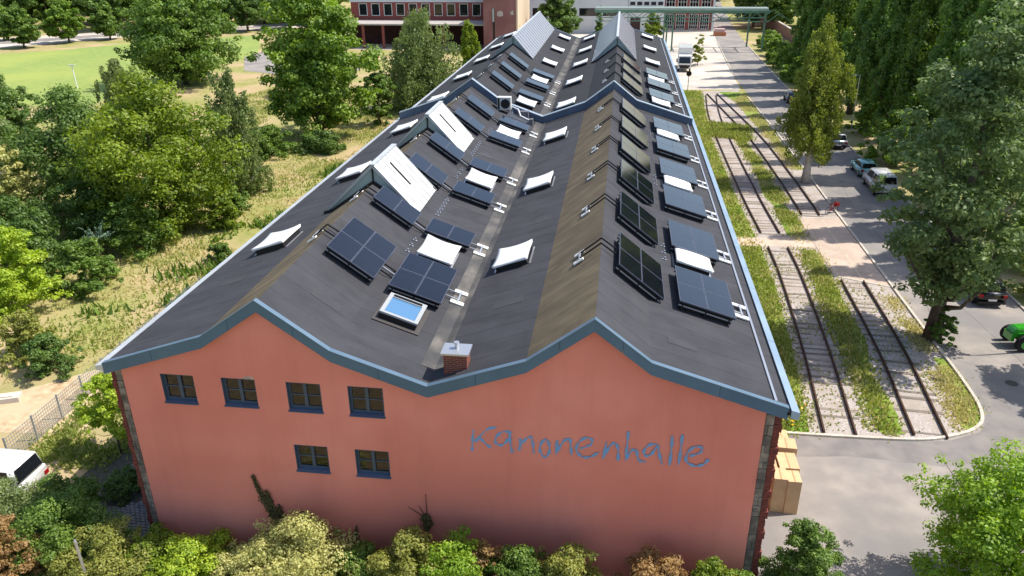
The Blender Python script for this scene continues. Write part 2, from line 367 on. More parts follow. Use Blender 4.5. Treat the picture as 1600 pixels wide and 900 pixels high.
# ---------------------------------------------------------------- the hall
PX = [-.2, 3.85, 6.12, 8.6, 12.0, 15.48, 17.74, 19.65, 24.2]
PZ = [8.5, 9.84, 11.40, 9.60, 8.40, 9.64, 11.36, 9.86, 8.46]
LEN, STEP = 98.5, 41.6
def zr(x): return float(np.interp(x, PX, PZ))
hall = thing('factory_hall', 'long factory hall with terracotta gable wall and twin-ridged dark felt roof', 'building')
M_felt = feltmat('roofing_felt', srgb(56,56,60), srgb(68,68,72))
M_brown = feltmat('weathered_brown_felt', srgb(92,82,66), srgb(112,98,78), streak=srgb(126,112,88))
M_felt2 = feltmat('far_roofing_felt', srgb(48,48,51), srgb(58,58,60))
M_blue = mat('slate_blue_metal', srgb(72,100,122), srgb(80,108,130), .6, .45, .2, vary=.04)
M_coping = mat('pale_metal', srgb(176,188,198), srgb(190,200,208), 1, .35, .6)
M_plaster = mat('terracotta_plaster', srgb(218,134,116), srgb(224,143,125), .5, .9, bump=.15, bscale=30, c3=srgb(210,127,109), scale3=.16, spec=.15)
def add_streaks(m):
    nt = m.node_tree; N, L = nt.nodes, nt.links; b = N['Principled BSDF']; src = b.inputs['Base Color'].links[0].from_socket
    g = N.new('ShaderNodeNewGeometry'); mp = N.new('ShaderNodeMapping'); mp.inputs['Scale'].default_value = (1.6, 1, .12); L.new(g.outputs['Position'], mp.inputs[0])
    n = N.new('ShaderNodeTexNoise'); n.inputs['Scale'].default_value = 1.; n.inputs['Detail'].default_value = 7; n.inputs['Roughness'].default_value = .7; L.new(mp.outputs[0], n.inputs['Vector'])
    r = N.new('ShaderNodeValToRGB'); r.color_ramp.elements[0].position = .5; r.color_ramp.elements[1].position = .78; r.color_ramp.elements[1].color = (.22,.22,.22,1)
    L.new(n.outputs[0], r.inputs[0])
    mx = N.new('ShaderNodeMix'); mx.data_type = 'RGBA'; L.new(r.outputs[0], mx.inputs[0]); L.new(src, mx.inputs[6]); mx.inputs[7].default_value = (*srgb(176,104,90), 1)
    L.new(mx.outputs[2], b.inputs['Base Color'])
add_streaks(M_plaster)
M_white = mat('white_paint', srgb(232,232,228), None, rough=.5)
M_dark = mat('black_metal', srgb(26,26,28), None, rough=.5)
M_alu = mat('aluminium', srgb(190,192,196), None, rough=.4, metal=.7)
M_pane = glossy('window_glass', (.012,.015,.018), .03, .6)
def clear_glass():
    m, nt, b = nodes('clear_glass'); N, L = nt.nodes, nt.links
    t = N.new('ShaderNodeBsdfTransparent'); t.inputs[0].default_value = (.8,.84,.82,1); g = N.new('ShaderNodeBsdfGlossy'); g.inputs['Roughness'].default_value = .02
    f = N.new('ShaderNodeFresnel'); f.inputs[0].default_value = 1.75; mx = N.new('ShaderNodeMixShader')
    L.new(f.outputs[0], mx.inputs[0]); L.new(t.outputs[0], mx.inputs[1]); L.new(g.outputs[0], mx.inputs[2]); L.new(mx.outputs[0], N['Material Output'].inputs[0])
    return m
M_clear = clear_glass()
def poly_roof(i): return (PX[i], PZ[i]), (PX[i+1], PZ[i+1])
# structural deck
mb = MB()
pts = list(zip(PX, PZ)); under = [(x, z-.3) for x, z in pts][::-1]
for i in range(8):
    (x0,z0),(x1,z1) = poly_roof(i)
    mb.prism([(x0,z0),(x1,z1),(x1,z1-.3),(x0,z0-.3)], .02, LEN)
roof = mb.build('roof', M_felt2, hall)
# felt sheets laid down the slopes of the near half
rnd = random.Random(2)
SW = 1.15; nsh = int((STEP-.3)/SW)
for i in range(8):
    (x0,z0),(x1,z1) = poly_roof(i); a = math.atan2(z1-z0, x1-x0); ln = math.hypot(x1-x0, z1-z0)
    brown = i in (1, 5)
    mb = MB(); mb.add([(0,0,.004),(ln,0,.004),(ln,SW+.04,.004),(0,SW+.04,.004),(0,0,.0125),(ln,0,.0125),(ln,SW+.04,.008),(0,SW+.04,.008)],
                      [(3,2,1,0),(4,5,6,7),(0,1,5,4),(1,2,6,5),(2,3,7,6),(3,0,4,7)])
    me = mb.mesh('felt_sheet', M_brown if brown else M_felt)
    for k in range(nsh):
        inst('felt_sheet', me, roof, (x0, .05+k*SW, z0), (0,-a,0))
M_patch = feltmat('felt_patch', srgb(60,60,64), srgb(72,72,75))
for (x, y, a, b) in ((7.6,2.6,1.2,.5),(10.4,9.9,.9,.7),(14.1,5.6,1.3,.6),(20.8,2.2,1.1,.5),(2.0,6.2,1.2,.6),(14.6,15.4,.8,.9),(22.4,20.9,.7,.7),(9.4,27.8,1.1,.6),(13.4,28.6,1.,.8),(1.6,15.6,1.1,.5)):
    i = max(0, min(7, int(np.searchsorted(PX, x))-1)); (x0,z0),(x1,z1) = poly_roof(i)
    MB().box(-a/2,a/2,-b/2,b/2,.012,.021).build('repair_patch', M_patch, roof, (x, y, zr(x)), (0,-math.atan2(z1-z0,x1-x0),0))
# silt strip along the valley, ridge caps
P5 = [(11.5, zr(11.5)+.03), (12.0, zr(12.0)+.035), (12.3, zr(12.3)+.03), (12.3, zr(12.3)-.05), (12,zr(12)-.05), (11.5, zr(11.5)-.05)]
MB().prism(P5, 1.2, STEP-.2).build('valley_strip', mat('silty_valley', srgb(112,107,101), srgb(74,73,72), 1.1, .9, bump=.3, stretch=(1.5,.7,1), c3=srgb(66,66,67), scale3=.5), roof)
MB().prism(P5, STEP+.5, LEN-.3).build('valley_strip', MATS['silty_valley'], roof)
# blue fascia along the gable, one board per slope
def roofline_band(y0, y1, lift, drop, m, name, parent, trim=0.0):  # band of boards following the roof profile
    for i in range(8):
        (x0,z0),(x1,z1) = poly_roof(i)
        nb = 2 if name == 'fascia' else 1
        for k in range(nb):
            xa = x0+(x1-x0)*k/nb+(.006 if k else 0); xb = x0+(x1-x0)*(k+1)/nb-(.006 if k < nb-1 else 0)
            za, zb = z0+(z1-z0)*(xa-x0)/(x1-x0), z0+(z1-z0)*(xb-x0)/(x1-x0)
            MB().prism([(xa,za+lift),(xb,zb+lift),(xb,zb-drop),(xa,za-drop)], y0, y1).build(name, m, parent)
roofline_band(-.06, .1, .07, .37, M_blue, 'fascia', hall)
roofline_band(-.075, .13, .098, -.073, mat('sunlit_blue_coping', srgb(92,114,132), srgb(102,124,142), 1, .45, .3), 'coping', hall)  # same metal as the fascia; sun highlight put into its lighter blue
# fire wall parapet across the roof
for i in range(8):
    (x0,z0),(x1,z1) = poly_roof(i); n = 2
    for k in range(n):
        xa, xb = x0+(x1-x0)*k/n+.01, x0+(x1-x0)*(k+1)/n-.01
        za, zb = np.interp(xa, PX, PZ), np.interp(xb, PX, PZ)
        MB().prism([(xa,za+.55),(xb,zb+.55),(xb,zb-.02),(xa,za-.02)], STEP, STEP+.12).build('cladding_panel', mat('blue_cladding', srgb(88,104,126), srgb(98,114,136), .8, .4, .35, vary=.07), hall)
    MB().prism([(x0,z0+.62),(x1,z1+.62),(x1,z1+.56),(x0,z0+.56)], STEP-.06, STEP+.4).build('coping', M_coping, hall)
    MB().prism([(x0,z0+.555),(x1,z1+.555),(x1,z1-.02),(x0,z0-.02)], STEP+.125, STEP+.36).build('fire_wall', M_felt2, hall)
# far gable edge
roofline_band(LEN-.12, LEN+.05, .16, .4, M_coping, 'fascia', hall)
# eaves: metal gutters with a dark channel
z = 8.44
MB().box(24.16,24.24,-.06,LEN,z-.16,z-.03).box(24.24,24.28,-.06,LEN,z-.16,z+.0).build('gutter', M_dark, hall)
M_gut = mat('light_blue_metal', srgb(140,160,178), srgb(152,172,188), .8, .45, .4)
for k in range(20):
    y0 = -.1+k*LEN/20
    MB().add([(24.28,y0,z-.25),(24.55,y0,z-.3),(24.55,y0,z-.02),(24.28,y0,z+.05),(24.28,y0+LEN/20-.02,z-.25),(24.55,y0+LEN/20-.02,z-.3),(24.55,y0+LEN/20-.02,z-.02),(24.28,y0+LEN/20-.02,z+.05)],
             [(0,1,2,3),(7,6,5,4),(0,4,5,1),(1,5,6,2),(2,6,7,3),(3,7,4,0)]).build('gutter_cover', M_gut, hall)
MB().box(23.78,23.86,.2,LEN,zr(23.8)+.0,zr(23.8)+.07).build('eave_rail', M_alu, hall)
MB().add([(-.2,-.06,8.28),(-.2,LEN,8.28),(-.5,LEN,8.28),(-.5,-.06,8.28),(-.2,-.06,8.53),(-.2,LEN,8.53),(-.5,LEN,8.46),(-.5,-.06,8.46)],
         [(0,1,2,3),(7,6,5,4),(0,4,5,1),(1,5,6,2),(2,6,7,3),(3,7,4,0)]).build('gutter', mat('white_metal', srgb(206,208,210), srgb(190,192,196), 1., .4, .3), hall)
# walls
WIN = [(1.80,3.10,6.92,8.11),(4.18,5.49,6.95,8.11),(6.67,7.97,6.92,8.10),(8.99,10.30,6.90,8.10),(6.63,7.94,4.20,5.36),(9.00,10.31,4.19,5.35)]
WY = .25
def front_wall():
    xs = sorted(set([.27, 23.57]+[x for x in PX if .27 < x < 23.57]+[w[0] for w in WIN]+[w[1] for w in WIN]))
    mb = MB()
    for a, b in zip(xs, xs[1:]):
        holes = sorted([(w[2], w[3]) for w in WIN if w[0] <= a+1e-6 and w[1] >= b-1e-6])
        lo = [-.1, -.1]; segs = []
        za = zr(a)-.28; zb = zr(b)-.28
        for h0, h1 in holes: segs.append((lo[0], lo[0], h0, h0)); lo = [h1, h1]
        segs.append((lo[0], lo[0], za, zb))
        for l0, l1, t0, t1 in segs:
            mb.add([(a,WY,l0),(b,WY,l1),(b,WY,t1),(a,WY,t0)], [(0,1,2,3)])
    for x0,x1,z0,z1 in WIN:   # plaster reveals
        mb.add([(x0,WY,z0),(x1,WY,z0),(x1,WY,z1),(x0,WY,z1),(x0,WY+.3,z0),(x1,WY+.3,z0),(x1,WY+.3,z1),(x0,WY+.3,z1)], [(0,1,5,4),(1,2,6,5),(2,3,7,6),(3,0,4,7)])
    return mb.build('front_wall', M_plaster, hall)
fw_o = front_wall()
M_frame = mat('blue_grey_frame', srgb(62,76,92), srgb(70,84,100), 2, .45)
for (x0,x1,z0,z1) in WIN:
    w = inst('window', None, hall, ((x0+x1)/2, WY, z0)); hw = (x1-x0)/2; hh = z1-z0
    MB().box(-hw+.003,-hw+.02,.0,.24,0,hh-.003).box(hw-.02,hw-.003,0,.24,0,hh-.003).box(-hw+.02,hw-.02,0,.24,hh-.02,hh-.003).build('reveal', M_frame, w)
    f = MB().box(-hw+.02,-hw+.10,.14,.22,.0,hh-.02).box(hw-.10,hw-.02,.14,.22,0,hh-.02).box(-hw+.1,hw-.1,.14,.22,hh-.1,hh-.02).box(-hw+.1,hw-.1,.14,.22,0,.12)
    f.build('frame', M_frame, w)
    MB().box(-.06,.06,.12,.21,.12,hh-.1).build('mullion', M_frame, w)
    for sx in (-1, 1):
        c0, c1 = (.06, hw-.1) if sx > 0 else (-hw+.1, -.06)
        MB().box(c0,c1,.15,.2,hh*.5-.02,hh*.5+.02).build('glazing_bar', M_frame, w)
        MB().box(c0,c1,.18,.19,.12,hh-.1).build('pane', M_clear, w)
    MB().add([(-hw-.02,-.07,-.06),(hw+.02,-.07,-.06),(hw+.02,-.07,-.03),(-hw-.02,-.07,-.03),(-hw-.02,.15,-.02),(hw+.02,.15,-.02),(hw+.02,.15,.06),(-hw-.02,.15,.06)],
             [(0,1,2,3),(7,6,5,4),(0,4,5,1),(1,5,6,2),(2,6,7,3),(3,7,4,0)]).build('sill', mat('sill_metal', srgb(70,86,108), srgb(78,94,116), 2, .4, .2), w)
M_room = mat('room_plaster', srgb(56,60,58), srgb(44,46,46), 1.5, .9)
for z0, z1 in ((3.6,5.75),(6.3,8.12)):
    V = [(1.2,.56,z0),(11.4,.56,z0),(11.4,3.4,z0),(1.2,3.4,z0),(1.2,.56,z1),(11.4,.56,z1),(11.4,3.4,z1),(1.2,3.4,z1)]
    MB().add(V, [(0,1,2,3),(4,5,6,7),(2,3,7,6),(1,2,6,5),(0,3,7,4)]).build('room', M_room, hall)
MB().tube([(5.9,1.2,7.0),(5.2,.9,7.25),(4.7,.8,6.9)], .06, 7).build('hanging_duct', M_white, hall)
MB().tube([(5.9,1.2,7.4),(5.3,.85,7.62),(4.9,.8,7.4)], .05, 7).build('hanging_duct', M_white, hall)
MB().tube([(8.2,1.1,7.1),(7.6,.8,7.22),(7.2,.8,7.0)], .05, 7).build('hanging_duct', M_white, hall)
MB().box(6.75,6.95,.75,.9,7.7,8.0).build('wall_lamp', M_white, hall)
for (a, b, zz) in ((9.15,9.75,7.25),(9.2,10.1,7.55)): MB().box(a,b,.9,1.3,zz-.2,zz).build('shelf_box', mat('cream_box', srgb(190,176,160), None, rough=.8), hall)
M_brk = brickmat('red_brick', srgb(122,52,42), srgb(96,42,36), srgb(130,116,104), .25, .077, .012, 'yz')
MB().box(24.06,24.1,.35,LEN-.2,-.1,8.2).build('side_wall', M_brk, hall)
MB().box(-.16,-.12,.35,LEN-.2,-.1,8.25).build('side_wall', M_brk, hall)
MB().box(-.12,24.06,LEN-.5,LEN-.2,-.1,8.1).build('rear_wall', M_brk, hall)
MB().box(-.12,.27,.27,.5,-.1,8.22).build('corner_core', mat('mortar', srgb(134,124,112), srgb(110,100,90), 6, .95, bump=.4), fw_o)
MB().box(23.57,24.06,.27,.5,-.1,8.18).build('corner_core', MATS['mortar'], fw_o)
M_stone = mat('quoin_stone', srgb(150,138,122), srgb(112,104,94), 3.5, .9, bump=.6, c3=srgb(96,88,80), scale3=2., vary=.22)
M_brick1 = mat('brick_face', srgb(124,62,50), srgb(98,54,46), 6, .9, bump=.3, vary=.2)
rnd = random.Random(8)
for (xa, xb, side) in ((.0, .265, -1), (23.575, 23.86, 1)):
    z0 = 0.
    while z0 < 8.:
        h = rnd.uniform(.2,.48); h = min(h, 8.15-z0)
        if h < .1: break
        sp = rnd.uniform(.35,.65) if rnd.random() < .5 else None
        for (p, q) in ([(xa, xb)] if sp is None else [(xa, xa+(xb-xa)*sp), (xa+(xb-xa)*sp, xb)]):
            d = rnd.uniform(.005,.05); j = lambda: rnd.uniform(-.012,.012)
            MB().add([(p+.012+j(),WY+.02-d,z0+.012),(q-.012+j(),WY+.02-d,z0+.012+j()),(q-.012+j(),WY+.02-d+j(),z0+h-.012+j()),(p+.012+j(),WY+.02-d,z0+h-.012+j()),
                      (p+.008,WY+.04,z0+.008),(q-.008,WY+.04,z0+.008),(q-.008,WY+.04,z0+h-.008),(p+.008,WY+.04,z0+h-.008)],
                     [(0,1,2,3),(0,4,5,1),(1,5,6,2),(2,6,7,3),(3,7,4,0)]).build('stone', M_stone, fw_o)
        z0 += h
for (xa, xb) in ((-.16, -.01), (23.87, 24.12)):
    mb = MB(); z0 = 0; k = 0
    while z0 < 8.1:
        long_ = (k//4)%3 == 0
        d = rnd.uniform(0,.02)+(.03 if long_ else 0)
        if xa > 20: mb.box(xa, xb-.03+(.05 if long_ else 0)+rnd.uniform(-.01,.01), WY-.0-d, WY+.3, z0, z0+.064)
        else: mb.box(xa-(.03 if long_ else 0), xb, WY-.0-d, WY+.3, z0, z0+.064)
        z0 += .077; k += 1
    stuff(mb.build('brick_edge', M_brick1, fw_o))
# small plaster flaw over the second window
MB().add([(5.0,WY-.004,8.13),(5.42,WY-.004,8.11),(5.47,WY-.004,8.2),(5.3,WY-.004,8.23),(5.1,WY-.004,8.2)], [(0,1,2,3,4)]).build('plaster_patch', mat('bare_render', srgb(190,180,168), srgb(150,130,116), 8, .9), fw_o)
# hand-sprayed lettering
LET = [[[(13.54,6.6),(13.51,6.18),(13.47,5.68)],[(14.38,6.79),(14.03,6.64),(13.6,6.09)],[(13.74,6.36),(13.92,6.1),(14.17,5.87)]],[[(14.88,6.63),(14.58,6.59),(14.35,6.31),(14.38,6.06),(14.59,6.04),(14.81,6.32),(14.88,6.63),(14.87,6.26),(14.95,5.73)]],[[(15.25,6.37),(15.2,5.84)],[(15.21,5.96),(15.38,6.29),(15.62,6.48),(15.69,6.24),(15.73,5.77)]],[[(16.17,6.47),(15.98,6.2),(15.97,5.85),(16.15,5.65),(16.29,5.88),(16.27,6.27),(16.14,6.45)]],[[(16.57,6.42),(16.53,5.8)],[(16.54,5.88),(16.78,6.36),(17.0,6.52),(17.05,6.22),(17.09,5.82)]],[[(17.39,6.12),(17.74,6.32),(17.79,6.54),(17.57,6.61),(17.32,6.36),(17.26,6.04),(17.47,5.79),(17.76,5.81),(18.05,6.03)]],[[(18.31,6.5),(18.22,5.76)],[(18.23,5.84),(18.43,6.32),(18.62,6.47),(18.72,6.21),(18.75,5.73)]],[[(19.04,7.0),(19.03,6.39),(19.01,5.76)],[(19.03,5.85),(19.2,6.2),(19.35,6.23),(19.47,5.83),(19.71,5.76)]],[[(20.06,6.56),(19.8,6.5),(19.63,6.25),(19.69,6.03),(19.89,6.12),(20.07,6.48),(20.15,6.18),(20.29,5.72)]],[[(20.55,6.96),(20.56,6.37),(20.55,5.7)]],[[(20.89,7.02),(20.88,6.4),(20.86,5.76)]],[[(21.22,6.15),(21.55,6.33),(21.59,6.54),(21.34,6.56),(21.12,6.27),(21.12,5.92),(21.41,5.76),(21.71,5.86),(21.86,6.09)]]]
M_spray = mat('blue_spray_paint', srgb(108,156,200), srgb(136,142,164), 7, .8, lo=.4, hi=.75)
yo = .004
for L in LET:
    mb = MB()
    for st in L:
        P = crom(st, 8); n = len(P); w = .055
        for i, p in enumerate(P):
            t = P[min(i+1,n-1)]-P[max(i-1,0)]; t = t/max(1e-6, np.linalg.norm(t)); q = np.array([-t[1], t[0]])
            ww = w*(.75+.35*math.sin(i*.7+p[0]*3))
            o = len(mb.v); yy = WY-yo-i*.0002
            mb.v += [(p[0]+q[0]*ww, yy, p[1]+q[1]*ww), (p[0]-q[0]*ww, yy, p[1]-q[1]*ww)]
            if i: mb.f.append((o-2, o-1, o+1, o)); mb.m.append(0)
        yo += .0012
    mb.build('painted_letter', M_spray, fw_o)
for k in range(26):
    pass
# chimney in the valley behind the gable
ch = inst('chimney', None, hall, (12.9, .95, 8.4))
MB().box(-.42,.42,-.32,.32,0,1.02).build('stack', brickmat('chimney_brick', srgb(140,64,46), srgb(112,50,40), srgb(132,112,98), .25, .077, .012, 'az'), ch)
MB().box(-.5,.5,-.4,.4,1.02,1.09).build('cap', M_alu, ch)
MB().tube([(.0,.05,1.08),(.0,.05,1.3)], .07, 10).tube([(0,.05,1.28),(0,.05,1.34)], .1, 10).build('flue', M_alu, ch)
MB().box(-.46,.46,-.36,.36,-.2,.1).build('flashing', M_coping, ch)
# roof window
def facet(x):
    i = max(0, min(7, int(np.searchsorted(PX, x))-1)); (x0,z0),(x1,z1) = poly_roof(i)
    return math.atan2(z1-z0, x1-x0)
rw = inst('roof_window', None, hall, (10.05, 4.05, zr(10.05)), (0,-facet(10.05),0))
MB().box(-.95,.95,-1.05,1.05,.02,.06).build('apron', mat('dark_apron', srgb(70,66,64), None, rough=.7), rw)
MB().box(-.76,.76,-.82,.82,.04,.3).build('curb', M_dark, rw)
f = MB().box(-.78,-.62,-.84,.84,.3,.38).box(.62,.78,-.84,.84,.3,.38).box(-.62,.62,-.84,-.7,.3,.38).box(-.62,.62,.55,.84,.3,.38)
f.build('frame', mat('grey_frame', srgb(160,162,162), None, rough=.4), rw)
MB().box(-.6,.6,.6,.68,.38,.44).build('handle_rail', M_dark, rw)
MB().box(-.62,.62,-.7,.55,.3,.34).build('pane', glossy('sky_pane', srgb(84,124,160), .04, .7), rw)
# cushion-shaped white rooflights, each on a black curb
def dome_mesh():
    n = 12; V = []; F = []
    for i in range(n+1):
        for j in range(n+1):
            u, v = 2*i/n-1, 2*j/n-1
            x = u*.86*(1-.035*(1-v*v)*abs(u)**2); y = v*1.12*(1-.045*(1-u*u)*abs(v)**2)
            e = max(abs(u), abs(v))
            z = .36+.065*(abs(u)*abs(v))**1.8+.06*(1-u*u)*(1-v*v)
            if e > .99: z -= .02
            V.append((x,y,z))
    for i in range(n):
        for j in range(n): a = i*(n+1)+j; F.append((a, a+n+1, a+n+2, a+1))
    # skirt
    rim = [i*(n+1) for i in range(n+1)]+[n*(n+1)+j for j in range(1,n+1)]+[i*(n+1)+n for i in range(n-1,-1,-1)]+[j for j in range(n-1,0,-1)]
    o = len(V)
    for k in rim: x,y,zz = V[k]; V.append((x*.97,y*.97,.27))
    for k in range(len(rim)): F.append((rim[k], rim[(k+1)%len(rim)], o+(k+1)%len(rim), o+k))
    return MB().add(V, F).mesh('dome', mat('white_acrylic', srgb(236,236,232), srgb(222,222,218), 2, .35, vary=.03), True)
DOME = dome_mesh()
CURB = MB().box(-.74,.74,-1.0,1.0,.02,.30).mesh('curb', M_dark)
PIPE = MB().box(-.04,.04,-1.0,1.0,.02,.05).mesh('flashing', M_alu)
for x in (2.35, 10.08, 13.76, 21.7):
    for y in (10.4, 22.1, 34.1, 45.8, 57.3, 69, 80.4, 92.8):
        s = inst('skylight', None, hall, (x, y, zr(x)), (0,-facet(x),0))
        inst('dome', DOME, s); inst('curb', CURB, s)
        for q in ((-.84, .84) if y < 42 else ()): inst('flashing', PIPE, s, (q,0,0))
# glazed ridge monitors
M_poly = mat('white_polycarbonate', srgb(222,222,216), srgb(208,208,204), .6, .35, vary=.05)
M_gable = glossy('gable_glass', srgb(150,166,162), .15, .5)
M_grey = glossy('reflection_grey_glazing', srgb(128,128,138), .22, .5)  # grey glass with its reflection put into the base colour
def monitor(xr, y0, y1, n, white):
    zt = 12.33; xl, xo = xr-2.75, xr+2.2
    zl, zo = zr(xl)+.06, zr(xo)+.06; zrdg = zr(xr)
    m = inst('roof_monitor', None, hall, (xr, y0, zrdg)); D = lambda x,y,z: (x-xr, y-y0, z-zrdg)
    w = (y1-y0)/n
    for (xe, ze, mt) in ((xo, zo, M_poly if white else M_grey), (xl, zl, M_poly if white else glossy('sky_reflection_glazing', srgb(170,182,190), .2, .5))):  # far left faces paler: reflected sky put into their colour
        nx = Vector((zt-ze, 0, xe-xr)); nx = nx if nx.z > 0 else -nx; nx = nx.normalized()*.05
        for k in range(n):
            ya, yb = y0+k*w+.015, y0+(k+1)*w-.015
            A, B, Cc, E = [Vector(D(*p)) for p in ((xr,ya,zt),(xr,yb,zt),(xe,yb,ze),(xe,ya,ze))]
            MB().add([A,B,Cc,E,A+nx,B+nx,Cc+nx,E+nx], [(0,1,2,3),(7,6,5,4),(0,4,5,1),(1,5,6,2),(2,6,7,3),(3,7,4,0)]).build('glazing_panel', mt, m)
        for k in range(n+1):
            ya = y0+k*w
            MB().bar(Vector(D(xr,ya,zt))+nx*1.2, Vector(D(xe,ya,ze))+nx*1.2, .05, .035).build('glazing_bar', mat('bar_grey', srgb(158,160,162), None, rough=.5) if white else M_grey, m)
    MB().bar(D(xr,y0-.05,zt+.06), D(xr,y1+.05,zt+.06), .26, .06).build('ridge_cap', MATS['white_metal'], m)
    for yg in (y0+.03, y1-.03):
        for (xe, ze) in ((xl, zl), (xo, zo)):
            V = [D(xr,yg,zt-.06), D(xe,yg,ze), D(xe+(.25 if xe<xr else -.2),yg,zr(xe+(.25 if xe<xr else -.2))), D((xe+xr)/2*.5+xr*.5,yg,zr((xe+xr)/2*.5+xr*.5)+.02), D(xr,yg,zr(xr)+.02)]
            MB().add(V, [(0,1,2,3,4)]).build('gable_pane', M_gable, m)
            MB().bar(D(xr,yg-.04,zt-.04), D(xe,yg-.04,ze-.02), .07, .07).build('gable_frame', M_coping, m)
        MB().bar(D(xr,yg-.03,zr(xr)), D(xr,yg-.03,zt-.05), .07).build('gable_post', M_dark, m)
        mbm = MB()
        for xa, xb in ((xl, PX[int(np.searchsorted(PX, xr-.5))-1]+.0), ):
            pass
        kx = [xl]+[x for x in PX if xl < x < xo]+[xo]
        for a, b in zip(kx, kx[1:]): mbm.bar(D(a,yg-.06,zr(a)+.09), D(b,yg-.06,zr(b)+.09), .1, .16)
        mbm.build('base_flashing', M_dark, m)
    if white:
        t0, t1 = .15, .75
        pa = [xr+(xo-xr)*t0, zt+(zo-zt)*t0]; pb = [xr+(xo-xr)*.62, zt+(zo-zt)*.62]
        yv = y0+(y1-y0)*.46
        MB().add([D(pa[0]+.06,yv-.25,pa[1]+.07), D(pa[0]+.14,yv+.25,pa[1]+.2), D(pb[0]+.2,yv+.25,pb[1]+.22), D(pb[0]+.06,yv-.25,pb[1]+.07)], [(0,1,2,3)])
        MB().bar(D(pa[0]+.06,yv-.06,pa[1]+.06), D(pb[0]+.06,yv-.06,pb[1]+.06), .05, .06).build('vent_flap', M_dark, m)
        MB().bar(D(pa[0]+.065,yv+.24,pa[1]+.06), D(pb[0]+.065,yv+.24,pb[1]+.06), .44, .05).build('vent_lid', M_poly, m)
monitor(6.12, 13.9, 18.0, 6, True)
monitor(6.12, 25.8, 30.0, 6, True)
monitor(6.12, 67.6, 97.4, 18, False)
monitor(17.74, 67.6, 97.4, 18, False)
# air-conditioning units and ducts before the fire wall
ac = inst('air_conditioner', None, hall, (8.95, 40.75, zr(8.95)))
MB().box(-.55,.55,-.35,.35,.25,1.25).build('casing', mat('casing_grey', srgb(196,196,192), None, rough=.5), ac)
MB().wheel((.12,-.36,.75), .38, .04, 20, 0, 'y').build('fan_grille', M_dark, ac)
MB().box(-.5,-.35,-.37,-.34,.3,1.2).build('side_grille', M_dark, ac)
for s in (-.45,.45): MB().box(s-.05,s+.05,-.3,.3,-.35,.25).build('foot', M_alu, ac)
MB().tube([(9.6,40.7,zr(9.6)+.15),(9.6,40.7,zr(9.6)+.7),(10.1,40.6,zr(10.1)+.65),(10.3,40.4,zr(10.3)+.25),(11.2,40.2,zr(11.2)+.2)], .09, 8).build('duct', M_alu, hall)
MB().box(10.2,10.9,40.7,41.3,zr(10.6)-.2,zr(10.6)+.65).build('vent_box', mat('vent_grey', srgb(96,96,104), None, rough=.6), hall)
MB().box(11.1,11.4,39.6,40.,zr(11.2)-.2,zr(11.2)+.5).build('vent_pipe_box', mat('vent_grey2', srgb(110,110,110), None, rough=.6), hall)
for k in range(4):
    MB().bar((9.3,39.6+k*.3,zr(9.3)+.12), (10.9,39.6+k*.3,zr(10.9)+.12), .05).build('cable_tray', M_alu, hall)
# little roof hooks beside the monitors
HK = MB().box(-.035,.035,-.03,.03,0,.14).box(-.1,.1,-.05,.05,0,.03).mesh('roof_hook', M_alu)
for x, ys in ((9.05, [15.0+.5*k for k in range(6)]), (8.85, [9.7,10.4,11.1]), (8.75, [21.6,22.4,23.2]), (8.75, [26.6+.55*k for k in range(7)]), (8.8,[33,33.7,34.4]), (20.5,[9.8,10.6,11.4,21.2,22,22.8,33.2,34])):
    for y in ys: inst('roof_hook', HK, hall, (x, y, zr(x)+.02), (0,-facet(x),0))

# ---------------------------------------------------------------- solar arrays
M_cell = mat('solar_glass', srgb(13,14,24), srgb(17,18,30), 3, .08, spec=.6, vary=.15)
M_pframe = mat('panel_frame', srgb(112,116,130), None, rough=.4, metal=.5)
def panel_mesh():
    mb = MB(); w, l = .565, .865
    mb.box(-w+.016,w-.016,-l+.016,l-.016,.0,.034,0)
    mb.box(-w,w,-l,-l+.016,-.01,.037,1).box(-w,w,l-.016,l,-.01,.037,1).box(-w,-w+.016,-l+.016,l-.016,-.01,.037,1).box(w-.016,w,-l+.016,l-.016,-.01,.037,1)
    return mb.mesh('solar_panel', [M_cell, M_pframe])
PANEL = panel_mesh()
PAD = bevel(MB().box(-.30,.30,-.14,.14,0,.07).mesh('ballast_pad', mat('pad_white', srgb(214,212,206), None, rough=.7)), .01, 1)
ORD = ['nearest the gable', 'second from the gable', 'third from the gable', 'fourth from the gable', 'fifth from the gable', 'sixth from the gable']
